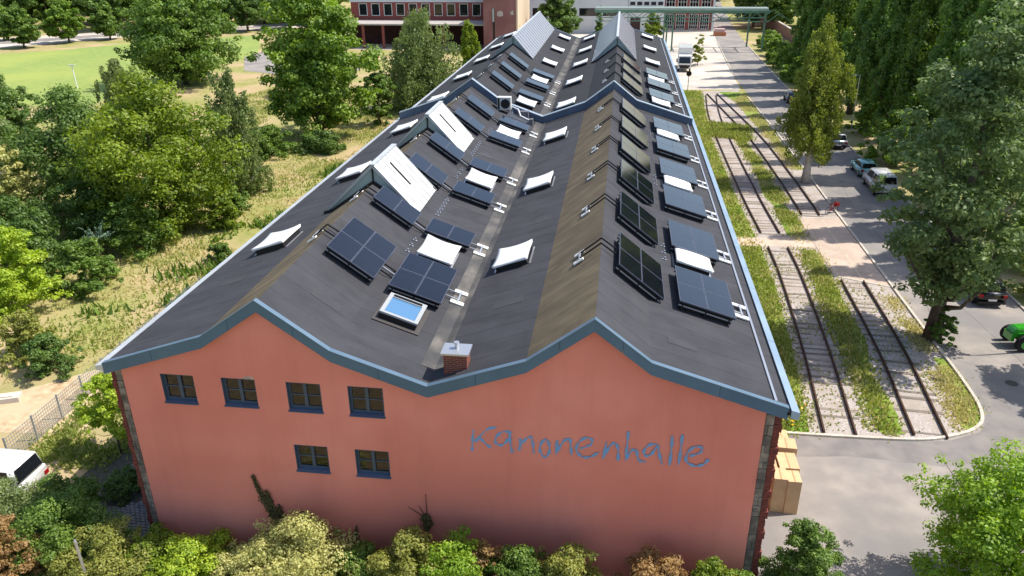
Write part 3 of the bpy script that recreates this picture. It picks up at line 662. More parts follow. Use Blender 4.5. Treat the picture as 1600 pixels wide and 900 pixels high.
def array(xc, yc, rows, label, group, tilt, lower, ridge=None, hh=.42):
    a = thing('solar_array', label, 'solar panels', (xc, yc, zr(xc)), 0, group); a.rotation_euler = (0,-tilt,0)
    for i in (-1, 1):
        for j in range(rows):
            inst('solar_panel', PANEL, a, (i*.575, (j-(rows-1)/2)*1.75, hh))
    hl = rows*.875
    for s in (-1, 1):
        MB().bar((-1.14,s*(hl-.12),hh-.06), (1.14,s*(hl-.12),hh-.06), .05, .07).build('cross_rail', M_dark, a)
        MB().bar((-1.1,s*(hl-.12),hh-.2), (1.1,s*(hl-.12),hh-.2), .04, .05).build('lower_rail', M_alu if s < 0 else M_dark, a)
        for i in (-.95, 0, .95):
            MB().box(i-.03,i+.03,s*(hl-.12)-.03,s*(hl-.12)+.03,-.12,hh-.08).build('leg', M_dark, a)
    MB().box(-1.08,1.08,-hl+.2,-hl+.23,.03,hh-.05).build('dark_front_skirt', M_dark, a)  # black skirt sheet; its colour also stands for shade under the panels
    if rows == 2: MB().bar((-1.12,0,hh-.05), (1.12,0,hh-.05), .05).build('cross_rail', M_dark, a)
    # tie rails running down the slope with white pads
    if lower:
        e = 1.14
        for q in (-.28, .28):
            MB().bar((e-.3,q,.12), (e+.62,q,.12), .05, .06).build('tie_rail', M_alu, a)
        for q in (-.5, .5): inst('ballast_pad', PAD, a, (e+.55, q, .04), (0,0,0))
        MB().bar((e+.55,-.5,.13), (e+.55,.5,.13), .07, .05).build('pad_link', M_alu, a)
    else:
        for q in (-.32, .0, .32): MB().bar((1.1,q,.16), (1.75,q,.16), .05, .06).build('tie_rail', M_dark if q else M_alu, a)
    if ridge is not None:
        xr, sx = ridge
        Mi = (Matrix.Translation(a.location)@Euler((0,-tilt,0)).to_matrix().to_4x4()).inverted()
        for q in (-.28, .28):
            p0 = Vector((xc-1.0*math.cos(tilt), yc+q, zr(xc-1.0*math.cos(tilt))+.25)); p1 = Vector((xr, yc+q, zr(xr)+.22)); p2 = Vector((xr-sx, yc+q, zr(xr-sx)+.16))
            MB().bar(Mi@p0, Mi@p1, .06).bar(Mi@p1, Mi@p2, .06).build('ridge_rail', M_dark, a)
        t2 = facet(xr-.3)
        for q in (-.42, .42):
            o = inst('ballast_pad', PAD, a); pm = Matrix.Translation((xr-sx, yc+q, zr(xr-sx)+.06))@Euler((0,-t2,0)).to_matrix().to_4x4()
            lm = Mi@pm; o.location = lm.translation; o.rotation_euler = lm.to_euler(); o.scale = (.8,.75,1)
        MB().bar(Mi@Vector((xr-sx,yc-.42,zr(xr-sx)+.17)), Mi@Vector((xr-sx,yc+.42,zr(xr-sx)+.17)), .06).build('pad_link', M_alu, a)
    return a
tS, tL = facet(7.5), facet(10.2); tE, tF = facet(18.5), facet(21.5)
YL = [(7.0,2),(12.55,1),(19.1,1),(24.3,1),(31.9,1),(36.9,1)]; YR = [(6.75,2),(12.65,2),(18.6,2),(24.4,2),(30.2,2),(36.4,2)]; YF = [48.6,54.3,60.4]
def lab(n, where, far): return ('%s solar array %s, %s' % (n, where, far))
for k, (y, r) in enumerate(YL):
    n = 'four-panel' if r == 2 else 'two-panel'
    array(7.46, y, r, '%s array just below the left ridge, %s' % (n, ORD[k]), 'solar arrays below the left ridge', tS, False, (6.12,.45))
    array(10.14, y+.05, r, '%s array above the central valley, %s' % (n, ORD[k]), 'solar arrays above the valley', tL, True)
for k, (y, r) in enumerate(YR):
    array(19.12, y, r, 'dark four-panel array just below the right ridge, %s' % ORD[k], 'solar arrays below the right ridge', tE, False, (17.74,.85), .40)
    array(21.82, y-.1, r, 'four-panel array above the right eave, %s' % ORD[k], 'solar arrays above the right eave', tF, True)
for k, y in enumerate(YF):
    o = ['first', 'second', 'third'][k]
    array(7.46, y, 1, '%s array beyond the blue fire wall, below the left ridge' % o, 'solar arrays beyond the fire wall', tS, False, (6.12,.45))
    array(10.14, y, 1, '%s array beyond the blue fire wall, above the valley' % o, 'solar arrays beyond the fire wall', tL, True)
    array(19.12, y, 2, '%s array beyond the blue fire wall, below the right ridge' % o, 'solar arrays beyond the fire wall', tE, False, (17.74,.85), .40)
    array(21.82, y, 2, '%s array beyond the blue fire wall, above the right eave' % o, 'solar arrays beyond the fire wall', tF, True)

# ---------------------------------------------------------------- vegetation builders
def leaf_mesh(name, pos, nrm, size, lv, m, asp=.62):
    n = len(pos); rng = np.random.default_rng(n)
    nrm = nrm/np.maximum(1e-6, np.linalg.norm(nrm, axis=1))[:,None]
    t = rng.normal(size=(n,3)); t -= nrm*(t*nrm).sum(1)[:,None]; t /= np.maximum(1e-6, np.linalg.norm(t, axis=1))[:,None]
    b = np.cross(nrm, t); s = np.broadcast_to(np.asarray(size, float), (n,))[:,None]
    V = np.empty((n,4,3)); V[:,0] = pos-t*s*.5; V[:,1] = pos+b*s*.5*asp+nrm*s*.08; V[:,2] = pos+t*s*.5; V[:,3] = pos-b*s*.5*asp+nrm*s*.08
    me = bpy.data.meshes.new(name); me.vertices.add(4*n); me.vertices.foreach_set('co', V.astype(np.float32).ravel())
    me.loops.add(4*n); me.loops.foreach_set('vertex_index', np.arange(4*n, dtype=np.int32))
    me.polygons.add(n); me.polygons.foreach_set('loop_start', np.arange(0, 4*n, 4, dtype=np.int32)); me.polygons.foreach_set('loop_total', np.full(n, 4, dtype=np.int32))
    a = me.attributes.new('lv', 'FLOAT', 'FACE'); a.data.foreach_set('value', np.clip(lv, 0, 1).astype(np.float32))
    me.materials.append(m); me.update(calc_edges=True)
    return me
def envelope(kind, t):
    if kind == 'round': return np.sin(np.pi*np.clip(t*.92+.06, 0, 1)**.85)**.62
    if kind == 'column': return np.minimum(1, (t+.10)*3.2)*np.clip(1.02-t, 0, 1)**.5
    if kind == 'birch': return np.minimum(1, (t+.22)*2.4)*np.clip(1.02-t, 0, 1)**.42
    if kind == 'shrub': return np.sqrt(np.clip(1-(t*.98)**2, 0, 1))*.95+.05
    if kind == 'cone': return np.clip(1.02-t, 0, 1)**.8
def crown_data(kind, h, w, base, ncl, nleaf, leaf, seed):
    rng = np.random.default_rng(seed)
    zb = h*base; nleaf = int(nleaf*2.3); leaf = leaf*.88; ncl = int(ncl*1.7)
    t = rng.uniform(0, 1, ncl*12); t = t[rng.uniform(0, 1, ncl*12) < envelope(kind, t)**1.4+.06][:ncl]; ncl = len(t); th = rng.uniform(0, 2*np.pi, ncl)
    ph = rng.uniform(0, 6.28, 4)
    Rr = envelope(kind, t)*w/2*np.minimum(1.22, 1+.22*np.sin(3*th+ph[0]+3*t)+.15*np.sin(5*th+ph[1]-5*t)+.12*np.sin(9*t+ph[2])+rng.normal(size=ncl)*.09)
    rf = np.sqrt(rng.uniform(.08, 1, ncl)); rc = w*(.035+.105*rng.uniform(0, 1, ncl)**1.6)*(1 if kind != 'column' else 1.2)
    rad = np.maximum(0, Rr*rf-rc*.5)
    C = np.stack([rad*np.cos(th), rad*np.sin(th), zb+t*(h-zb)*.96], 1)
    wt = rc**2; k = rng.choice(ncl, nleaf, p=wt/wt.sum())
    d = rng.normal(size=(nleaf,3)); d /= np.linalg.norm(d, axis=1)[:,None]; rr = rng.uniform(.15, 1, nleaf)**.5
    if kind == 'birch':
        P = C[k]+d*(rc[k]*rr)[:,None]*np.array([.75,.75,.5]); P[:,2] -= rng.uniform(0,1,nleaf)**1.3*rc[k]*3.0
        N = d*.9+rng.normal(size=(nleaf,3))*.5; N[:,2] *= .35
        # strands: snap to a few hanging lines
        ql = rc[k]*.18; P[:,0] = np.round(P[:,0]/ql)*ql+rng.normal(size=nleaf)*ql*.22; P[:,1] = np.round(P[:,1]/ql)*ql+rng.normal(size=nleaf)*ql*.22
    elif kind == 'column':
        P = C[k]+d*(rc[k]*rr)[:,None]*np.array([.8,.8,1.5]); N = d+rng.normal(size=(nleaf,3))*.6
    else:
        P = C[k]+d*(rc[k]*rr)[:,None]*np.array([1,1,.62]); N = d*.8+np.array([0,0,.55])+rng.normal(size=(nleaf,3))*.45
    P[:,2] = np.maximum(P[:,2], .05)
    cl = rng.uniform(0,1,ncl); lv = cl[k]*.45+rng.uniform(0,1,nleaf)*.45+.12
    return C, P, N, leaf*rng.uniform(.65,1.35,nleaf)*(1+.7*(1-rr)), lv
M_bark = mat('bark', srgb(104,92,78), srgb(78,68,58), 5, .95, bump=.6, stretch=(1,1,.25))
M_birchbark = mat('birch_bark', srgb(206,202,194), srgb(90,84,78), 6, .85, bump=.3, stretch=(.5,.5,3), lo=.55, hi=.7)
def trunk_mesh(h, w, base, C, r0, m, seed, limbs=9, fork=.78):
    rnd = random.Random(seed); mb = MB(); k = 7; pts = []; rad = []
    for i in range(k):
        t = i/(k-1); pts.append((rnd.uniform(-.02,.02)*w*t, rnd.uniform(-.02,.02)*w*t, t*h*fork)); rad.append(max(.02, r0*(1-.86*t)+(.35*r0 if i == 0 else 0)))
    mb.tube(pts, rad, 9)
    for j in range(limbs):
        c = Vector(C[rnd.randrange(len(C))]); z0 = min(h*fork*.95, max(h*base*.7, c.z-rnd.uniform(.25,.5)*math.hypot(c.x,c.y)-.1*h)); t = z0/(h*fork)
        a = Vector((0,0,z0)); mid = a.lerp(c, .5)+Vector((0,0,-.04*h)); rb = max(.02, r0*(1-.86*t)*.55)
        mb.tube([a, mid, c], [rb, rb*.6, rb*.15], 6)
    return mb.mesh('trunk', m, True)
LEAF = dict(
    bright=leafmat('leaf_bright', srgb(70,104,30), srgb(142,168,66)),
    mid=leafmat('leaf_mid', srgb(64,94,34), srgb(126,152,66)),
    dark=leafmat('leaf_dark', srgb(60,88,36), srgb(116,142,68), .36),
    yellow=leafmat('leaf_yellow', srgb(80,108,28), srgb(150,166,58), .42),
    lime=leafmat('leaf_lime', srgb(118,150,32), srgb(190,206,74), .4),
    grey=leafmat('leaf_grey', srgb(88,108,56), srgb(146,160,98), .36),
    birch=leafmat('leaf_birch', srgb(98,116,40), srgb(160,168,82), .42),
    poplar=leafmat('leaf_poplar', srgb(66,100,44), srgb(136,166,82), .42),
    plane=leafmat('leaf_broad', srgb(74,98,54), srgb(136,156,96), .4),
    pale=leafmat('leaf_pale', srgb(150,158,84), srgb(212,206,136), .35),
    olive=leafmat('leaf_olive', srgb(110,122,50), srgb(166,166,84), .35),
    fresh=leafmat('leaf_fresh', srgb(88,126,30), srgb(162,190,66), .42),
    rust=leafmat('leaf_rust', srgb(128,100,58), srgb(178,146,96), .35),
    silver=leafmat('leaf_silver', srgb(104,134,112), srgb(150,172,146), .25),
    straw=leafmat('grass_straw', srgb(172,164,104), srgb(212,204,150), .45),
    green=leafmat('grass_green', srgb(120,138,62), srgb(174,178,102), .42))
TREECACHE = {}
def tree(name, label, cat, x, y, h, w, leafkey, kind='round', base=.22, ncl=110, nleaf=7000, leaf=.34, seed=1, group=None, bark=None, key=None, r0=None, limbs=9, rz=0, sc=1.):
    k = key or (name, seed, h, w)
    if k not in TREECACHE:
        C, P, N, s, lv = crown_data(kind, h, w, base, ncl, nleaf, leaf, seed)
        TREECACHE[k] = (leaf_mesh('crown', P, N, s, lv, LEAF[leafkey]), trunk_mesh(h, w, base, C, r0 or h*.022, bark or M_bark, seed, limbs))
    cm, tm = TREECACHE[k]
    o = thing(name, label, cat, (x,y,0), rz, group, (sc,sc,sc))
    inst('trunk', tm, o); c = inst('crown', cm, o)
    if cm.materials[0] is not LEAF[leafkey]:
        c.material_slots[0].link = 'OBJECT'; c.material_slots[0].material = LEAF[leafkey]
    return o
def shrub(label, x, y, h, w, leafkey, seed, nleaf=2600, leaf=.2, ncl=60, group=None, name='shrub', key=None, rz=0, sc=1., kind='shrub'):
    return tree(name, label, 'shrub', x, y, h, w, leafkey, kind, .06, ncl, nleaf, leaf, seed, group, None, key, .06, 7, rz, sc)

# -- the large trees on the unkempt ground to the left
tree('broadleaf_tree', 'tall bright green tree standing alone between meadow and hall roof', 'tree', -18, 68.5, 19.5, 14, 'bright', base=.06, ncl=190, nleaf=15000, leaf=.42, seed=11)
tree('birch_tree', 'grey-green weeping birch beside the far half of the hall roof', 'tree', -9.4, 86.5, 14.4, 13.6, 'grey', 'birch', .05, 170, 15000, .34, 12, bark=M_birchbark)
tree('broadleaf_tree', 'huge leafy tree at the corner of the lawn, touching the top edge', 'tree', -54.5, 103, 17.5, 19, 'mid', base=.08, ncl=190, nleaf=14000, leaf=.5, seed=13)
tree('broadleaf_tree', 'yellow-green tree in the thicket beside the hall', 'tree', -19.2, 34.8, 13.4, 13, 'yellow', base=.03, ncl=190, nleaf=15000, leaf=.27, seed=14)
tree('broadleaf_tree', 'dark green tree in the thicket, left of the yellow-green tree', 'tree', -28.8, 38.8, 11.6, 12.2, 'dark', base=.02, ncl=160, nleaf=12000, leaf=.28, seed=15)
tree('birch_tree', 'slim weeping birch behind the yellow-green tree', 'tree', -17.6, 45.5, 12.4, 6.6, 'grey', 'birch', .05, 100, 8000, .25, 16, bark=M_birchbark)
tree('broadleaf_tree', 'pale olive tree at the left edge beside the dark tree', 'tree', -37, 38, 9.3, 7.5, 'grey', base=.06, ncl=110, nleaf=8000, leaf=.26, seed=17)
tree('willow_tree', 'small grey weeping willow at the near edge of the lawn', 'tree', -52, 81, 7.6, 7.4, 'grey', 'birch', .05, 90, 6000, .34, 18)
shrub('cream-flowering bush in front of the pale olive tree', -31.5, 33.5, 8.0, 5.2, 'pale', 19, 3600, .26, 60)
tree('broadleaf_tree', 'dark tree cut by the left edge beside the lawn', 'tree', -51, 57, 9.5, 8, 'dark', base=.1, ncl=100, nleaf=6000, leaf=.34, seed=20)
tree('broadleaf_tree', 'medium green tree between the tall bright tree and the birch', 'tree', -12.8, 76, 8.2, 4.6, 'mid', base=.04, ncl=70, nleaf=5000, leaf=.3, seed=21)
tree('column_tree', 'yellow-green columnar tree beside the birch and brick arcade', 'tree', -8.3, 117, 9.0, 5.2, 'yellow', 'column', .03, 70, 5000, .36, 22)
tree('broadleaf_tree', 'green tree behind the tall bright tree, beside the gravel path', 'tree', -27.5, 96, 11.5, 10, 'mid', base=.06, ncl=110, nleaf=7000, leaf=.42, seed=23)
shrub('round yellow-green bush at the left edge of the dry ground', -21.2, 19.2, 6.2, 6.2, 'lime', 24, 6500, .2, 90)
shrub('dark green bush right of the round yellow-green bush', -18.6, 23.3, 3.9, 4.6, 'mid', 25, 4200, .2, 60)
shrub('shaded bush under the yellow-green tree', -19.4, 30.4, 4.6, 5.6, 'mid', 26, 4600, .2, 70)
shrub('dark bush under the fallen bare branches', -27, 27.6, 5.4, 7.2, 'dark', 27, 5600, .22, 80)
shrub('low green bush beside the sandy path', -13.6, 12.4, 2.3, 3.4, 'dark', 28, 3200, .15, 50)
shrub('rusty-tinged bush at the left edge above the sandy path', -16.2, 14.1, 2.9, 3.6, 'olive', 29, 3000, .16, 50)
shrub('small bush at the foot of the slim birch', -15.8, 40.4, 2.4, 3.4, 'mid', 30, 2600, .18, 40)
shrub('green weedy bush on the meadow edge below the tall bright tree', -15.5, 62.5, 2.6, 5.6, 'dark', 31, 3200, .24, 50)
shrub('tussock bush beside the hall eave on the dry ground', -11.6, 29.4, 1.5, 2.6, 'mid', 32, 2200, .14, 30)
shrub('lime bush between the dark bushes at the left edge', -23.5, 14.6, 4.2, 4.2, 'lime', 33, 3600, .19, 50)
for k, (x, y, h, w, c, lb) in enumerate(((-24.2,33,6.5,7,'dark','dark bush filling the thicket under the dark tree'),(-33,27.5,5,6.5,'mid','bush below the fallen branches at the left edge'),
        (-40,33,8,7,'grey','olive bush cut by the left edge below the cream-flowering bush'),(-44,46,8,8,'mid','leafy bush behind the pale olive tree at the left edge'),(-36,50,7,9,'dark','dark bush behind the dark tree'),
        (-26,48,6.5,7,'mid','leafy bush between the dark tree and the slim birch'),(-23.4,24.5,5.6,5.2,'dark','dark bush behind the round yellow-green bush'),(-14.9,36.3,3.2,3.4,'yellow','low yellow-green bush at the meadow edge'),(-20.8,60,3.4,6,'mid','broad meadow bush left of the tall bright tree'))):
    shrub(lb, x, y, h, w, c, 140+k, int(650*w), .24, 70)
# fallen bare tree with forked grey limbs
def bare_tree():
    o = thing('dead_tree', 'fallen grey leafless branches lying across the thicket', 'dead tree', (-34.5,30.5,0))
    rnd = random.Random(5); mb = MB()
    def limb(a, d, ln, r, lev):
        b = a+d*ln; m = a.lerp(b,.5)+Vector((rnd.uniform(-.15,.15),rnd.uniform(-.15,.15),rnd.uniform(.0,.25)))*ln*.4
        mb.tube([a,m,b], [r,r*.8,r*.55], 6)
        if lev:
            for k in range(3):
                dd = (d+Vector((rnd.uniform(-.6,.6),rnd.uniform(-.8,.8),rnd.uniform(-.25,.5)))).normalized(); limb(a.lerp(b, rnd.uniform(.45,1)), dd, ln*rnd.uniform(.5,.72), r*.55, lev-1)
    for s in ((0,0,.0),(.4,.6,.2),(1.2,-.8,.3)):
        limb(Vector((s[0]-1.5,s[1],4.6+s[2])), Vector((1,-.1+s[1]*.2,.12)).normalized(), 3.6, .12, 3)
    mb.tube([(-3,.3,0),(-2.4,.2,2.4),(-1.4,0,4.7)], [.25,.2,.14], 8)
    mb.build('branches', mat('grey_deadwood', srgb(150,140,128), srgb(120,110,100), 5, .9), o)
bare_tree()
# silver-blue young conifer with star-like shoots
def silver_plant():
    o = thing('young_conifer', 'small silver-blue young conifer at the edge of the thicket', 'conifer', (-20.3,27.5,0))
    rng = np.random.default_rng(3); P = []; N = []
    for k in range(26):
        th = rng.uniform(0,6.28); el = rng.uniform(.05,.9); d = np.array([math.cos(th)*math.cos(el), math.sin(th)*math.cos(el), math.sin(el)]); L = rng.uniform(.8,1.5)
        for s in np.linspace(.2,1,26): P.append(np.array([0,0,2.2])+d*L*s+rng.normal(size=3)*.05); N.append(rng.normal(size=3))
    inst('crown', leaf_mesh('crown', np.array(P), np.array(N), .16, rng.uniform(0,1,len(P)), LEAF['silver'], .4), o)
    MB().tube([(0,0,0),(0,0,1.4),(0,0,2.6)], [.1,.07,.03], 7).build('trunk', M_bark, o)
silver_plant()
# young lime tree beside the near corner
tree('young_tree', 'young yellow-green tree beside the stone corner of the hall', 'tree', -5.0, 5.6, 4.5, 3.0, 'lime', 'round', .3, 60, 2600, .15, 41, r0=.05, limbs=12)
shrub('clipped dark shrub under the young yellow-green tree', -3.1, 3.0, 1.0, 2.4, 'dark', 42, 1800, .1, 40)

# -- trees and bushes to the right
tree('broadleaf_tree', 'large dark green tree with thick trunk beside the tracks', 'tree', 37.9, 22.5, 20, 9.6, 'plane', base=.15, ncl=200, nleaf=15000, leaf=.27, seed=51, r0=.42, limbs=14)
shrub('leafy suckers growing round the foot of the large dark tree', 38.2, 22.1, 2.4, 2.0, 'mid', 52, 2200, .16, 40)
tree('birch_tree', 'tall yellow-green weeping birch between tracks and road', 'tree', 37.0, 55.4, 16.2, 7.0, 'birch', 'birch', .24, 150, 15000, .22, 53, bark=M_birchbark)
rnd = random.Random(6)
for k, y in enumerate((36, 43.5, 51, 58.5, 66, 73.5, 81.5, 89, 97, 104.5, 112, 120)):
    tree('poplar_tree', 'tall dark poplar in the row along the road, %s' % ['nearest the yard','second from the yard','third from the yard','fourth from the yard','fifth from the yard','sixth from the yard','seventh from the yard','eighth from the yard','fourth from the far end','third from the far end','second from the far end','at the far end'][k], 'tree', 49.2+rnd.uniform(-.8,.8), y, 26, 6.2, 'poplar' if k%4 else 'mid', 'column', .05, 170, 12000, .34, 60+k%3, 'poplars along the road', key=('poplar', k%3), rz=rnd.uniform(0,6.2), sc=rnd.uniform(.9,1.05), r0=.4)
for k, (x, y) in enumerate(((56,40),(57,50),(57,60),(57,70),(57,80),(58,90),(58,100),(58,112),(60,126),(63,45),(64,60),(66,90),(66,120),(52,128),(54,138),(72,75),(74,105))):
    tree('poplar_tree', 'dark tree standing behind the row of poplars', 'tree', x, y, 26, 6.2, 'dark' if k%2 else 'poplar', 'column', .05, 170, 12000, .34, 60, 'trees behind the poplars', key=('poplar', k%3), rz=k*1.3, sc=1.05)
shrub('bright green small tree behind the parked teal car', 47.0, 63.5, 5.8, 6, 'bright', 71, 4800, .24, 70)
shrub('bright bush behind the street lamp', 48.2, 76.5, 4.6, 4.4, 'bright', 72, 3000, .26, 50)
for k, (x, y) in enumerate(((47.6,114),(48,121),(48,128.5),(48.5,136),(49,144),(49.6,152),(50,160))):
    shrub('fresh green bush in the strip along the far road, %s' % ['nearest','second nearest','third nearest','in the middle','third from the far end','second from the far end','farthest'][k], x, y, 4.2, 6.6, 'bright', 73, 3000, .34, 50, 'bushes along the far road', key=('rb', k%2), rz=k*2.1, sc=1-.03*k)
shrub('sunlit olive bush by the black car at the right edge', 47.8, 29.5, 4.4, 4.8, 'olive', 75, 4200, .2, 60)
shrub('green bush at the right edge behind the black car', 48.4, 34.5, 6.4, 5.6, 'bright', 76, 4500, .24, 60)
tree('broadleaf_tree', 'tree at the right whose shadow falls on the yard', 'tree', 48.2, 18.2, 13, 7, 'mid', base=.2, ncl=110, nleaf=7000, leaf=.3, seed=77)
tree('broadleaf_tree', 'fresh green maple crown in the bottom right corner', 'tree', 32.8, 1.0, 6.6, 6.6, 'fresh', base=.05, ncl=170, nleaf=21000, leaf=.125, seed=78)
shrub('dense dark green bush beside the brick corner at the bottom', 25.7, .2, 3.6, 3.1, 'mid', 79, 9000, .1, 90)
# -- shrubs along the foot of the terracotta wall
BED = [(-6.8,-.6,2.6,3.4,'grey','grey-green bush in front of the white van'),(-5.2,.6,2.2,2.4,'mid','leafy green bush at the rear of the white van'),
       (-3.6,-1.6,3.0,3.6,'mid','tall green bush at the bottom left corner by the cobbled yard'),
       (-4.8,-3.2,3.5,2.4,'rust','rust-brown bush in the bottom left corner'),
       (-1.2,-2.9,3.1,3.0,'olive','olive-rust bush at the bottom left, beside the metal post'),
       (.2,-2.4,2.5,2.2,'yellow','yellow-green bush in the bottom left bed'),
       (2.3,-2.6,2.6,2.7,'lime','bright lime bush under the left windows'),
       (4.2,-2.4,2.3,2.0,'pale','straw-pale thin bush right of the bright lime bush'),
       (6.8,-2.5,3.9,4.3,'pale','large pale cream-green bush below the ivy streaks'),
       (9.1,-2.3,2.6,2.4,'mid','low green bush right of the large pale bush'),
       (11.3,-2.5,3.7,2.9,'olive','olive bush below the forked ivy'),
       (13.0,-2.7,3.9,2.9,'fresh','fresh green bush in the middle of the bed'),
       (14.1,-2.2,3.6,1.8,'rust','thin rusty bush behind the fresh green bush'),
       (15.5,-2.6,3.6,2.6,'mid','green bush right of the thin rusty bush'),
       (17.2,-2.5,3.85,2.5,'olive','olive-brown bush below the middle of the lettering'),
       (20.4,-2.3,3.7,2.6,'rust','brown seed-headed bush below the end of the lettering'),
       (22.2,-2.2,3.6,1.6,'yellow','small yellow-green bush near the brick corner'),
       (23.5,-2.0,3.0,1.6,'bright','small green bush right under the brick corner')]
for k, (x, y, h, w, c, lb) in enumerate(BED):
    shrub(lb, x+(.03 if x < 15 else .0)*(15-x), y+(1.0 if x > -3 else .3), h*1.06-(.95 if x > -3 else .2), w*1.3, c, 90+k, int(2700*w), .105, 90, 'shrubs along the gable wall')

# -- ivy climbing the wall
def ivy(x, z0, z1, lean, wid, forks, label):
    o = thing('climbing_ivy', label, 'ivy', (x, WY, 0)); rng = np.random.default_rng(int(x*100))
    P = []; N = []; mb = MB()
    for f in range(forks+1):
        ln = (z1-z0)*(1-.22*f); off = (f-forks/2)*.25
        pts = [(lean*s*ln+off*s+.04*math.sin(7*s+f), -.02, z0+ln*s) for s in np.linspace(0,1,7)]
        mb.tube(pts, [.02]*6+[.006], 5)
        m = int(420*ln*wid)
        for s in rng.uniform(0,1,m)**1.6:
            i = s*6; a = np.array(pts[int(min(5,i))]); b = np.array(pts[int(min(5,i))+1]); p = a+(b-a)*(i-int(min(5,i)))
            r = wid*.2*(1-s*.85); P.append(p+np.array([rng.normal()*r, -rng.uniform(.01,.08), rng.normal()*.06])); N.append(np.array([0,-1,.4])+rng.normal(size=3)*.4)
    inst('foliage', leaf_mesh('foliage', np.array(P), np.array(N), .10, rng.uniform(0,1,len(P)), leafmat('leaf_ivy', srgb(66,54,30), srgb(98,92,44), .2)), o)
    mb.build('stem', mat('ivy_stem', srgb(84,58,44), None, rough=.9), o)
ivy(5.85, .6, 3.75, -.27, .85, 2, 'tallest ivy streak on the terracotta wall, forked at its top')
ivy(6.95, .5, 2.2, -.15, .6, 1, 'short ivy streak right of the tallest one')
ivy(7.5, .5, 1.75, -.15, .5, 0, 'smallest ivy streak beside the short one')
ivy(8.8, .3, 1.6, -.05, .6, 0, 'low reddish ivy between the wall windows and bed')
def forked_ivy():
    o = thing('climbing_ivy', 'dark ivy clump with three bare forked stems', 'ivy', (11.6, WY, 0)); rng = np.random.default_rng(9)
    mb = MB()
    for tip in ((-.7,2.85),(-.28,2.95),(.02,3.55)): mb.tube([(0,-.02,1.9),(tip[0]*.3+.02,-.02,2.5),(tip[0],-.02,tip[1])], [.03,.02,.008], 5)
    mb.tube([(.05,-.02,.2),(.05,-.02,1.2),(0,-.02,2)], [.03,.03,.03], 5)
    n = 420; z = rng.uniform(1.75,2.6,n); x = rng.normal(size=n)*.11*np.clip(1.1-abs(z-2.25)/.55, .1, 1)
    P = np.stack([x, -rng.uniform(.02,.12,n), z], 1)
    inst('foliage', leaf_mesh('foliage', P, np.array([0,-1,.4])+rng.normal(size=(n,3))*.4, .1, rng.uniform(0,1,n), MATS['leaf_ivy']), o)
    mb.build('stem', MATS['ivy_stem'], o)
forked_ivy()

# -- grass and weeds as ground cover
def inpoly(P, poly):
    x, y = P[:,0], P[:,1]; r = np.zeros(len(P), bool); n = len(poly); j = n-1
    for i in range(n):
        xi, yi = poly[i]; xj, yj = poly[j]
        c = ((yi > y) != (yj > y)) & (x < (xj-xi)*(y-yi)/(yj-yi+1e-12)+xi); r ^= c; j = i
    return r
def grass(name, label, poly, n, h, leafkey, seed, patch=.0, pscale=.35):
    rng = np.random.default_rng(seed); p = np.array(poly); lo, hi = p.min(0), p.max(0)
    Q = rng.uniform(lo, hi, (int(n*2.2),2)); Q = Q[inpoly(Q, poly)]
    if patch:
        a = rng.uniform(0,6.28,6); v = np.sin(Q[:,0]*pscale+a[0]+2*np.sin(Q[:,1]*pscale*.7+a[1]))+np.sin(Q[:,1]*pscale*1.3+a[2]+1.5*np.sin(Q[:,0]*pscale*.9+a[3]))
        Q = Q[v > patch*2-1]
    Q = Q[:n]+rng.normal(size=(len(Q[:n]),2))*.3; m = len(Q); hh = h*rng.uniform(.5,1.4,m)
    b = rng.uniform(0,6.28,m); w = .05+.12*hh; dx = np.cos(b)*w; dy = np.sin(b)*w; le = rng.normal(size=(m,2))*.35*hh[:,None]
    V = np.zeros((m,3,3)); V[:,0,0] = Q[:,0]-dx; V[:,0,1] = Q[:,1]-dy; V[:,1,0] = Q[:,0]+dx; V[:,1,1] = Q[:,1]+dy; V[:,2,0] = Q[:,0]+le[:,0]; V[:,2,1] = Q[:,1]+le[:,1]; V[:,2,2] = hh
    me = bpy.data.meshes.new(name); me.vertices.add(3*m); me.vertices.foreach_set('co', V.astype(np.float32).ravel())
    me.loops.add(3*m); me.loops.foreach_set('vertex_index', np.arange(3*m, dtype=np.int32)); me.polygons.add(m)
    me.polygons.foreach_set('loop_start', np.arange(0,3*m,3,dtype=np.int32)); me.polygons.foreach_set('loop_total', np.full(m,3,dtype=np.int32))
    a = me.attributes.new('lv','FLOAT','FACE'); a.data.foreach_set('value', rng.uniform(0,1,m).astype(np.float32))
    me.materials.append(LEAF[leafkey]); me.update(calc_edges=True)
    return tag(stuff(inst(name, me)), label, 'grass')
LG = [(-3,9),(-9,16),(-16,9),(-26,20),(-24,34),(-22,60),(-40,90),(-36,110),(-4,100),(-2,40)]
grass('dry_grass', 'straw-coloured dry grass on the meadow beside the hall', LG, 26000, .22, 'straw', 1, .25)
grass('green_grass', 'green patches of grass on the meadow beside the hall', LG, 26000, .26, 'green', 2, .5, .3)
grass('tall_weeds', 'tall dark weeds in patches on the dry ground', [(-4,16),(-13,20),(-17,19),(-14,32),(-12,58),(-4,60)], 4200, .6, 'mid', 3, .66, .6)
VG = [(26.4,11.3),(28.4,11.3),(29.2,20),(29.8,30),(29.8,36.9),(26.4,36.9)]; VG2 = [(26.4,39),(29.7,39.2),(29.5,75),(31,104),(25,104)]
grass('verge_grass', 'green grass strip between the hall and the tracks, near part', VG, 9000, .17, 'green', 4)
grass('verge_grass', 'green grass strip between the hall and the tracks, beyond the footpath', VG2, 15000, .2, 'green', 5)
grass('verge_straw', 'dry straw tufts in the strip along the hall', [(26.4,11.3),(28.4,11.3),(29.8,30),(29.7,75),(31,104),(25,104)], 7000, .2, 'straw', 6, .4, .8)
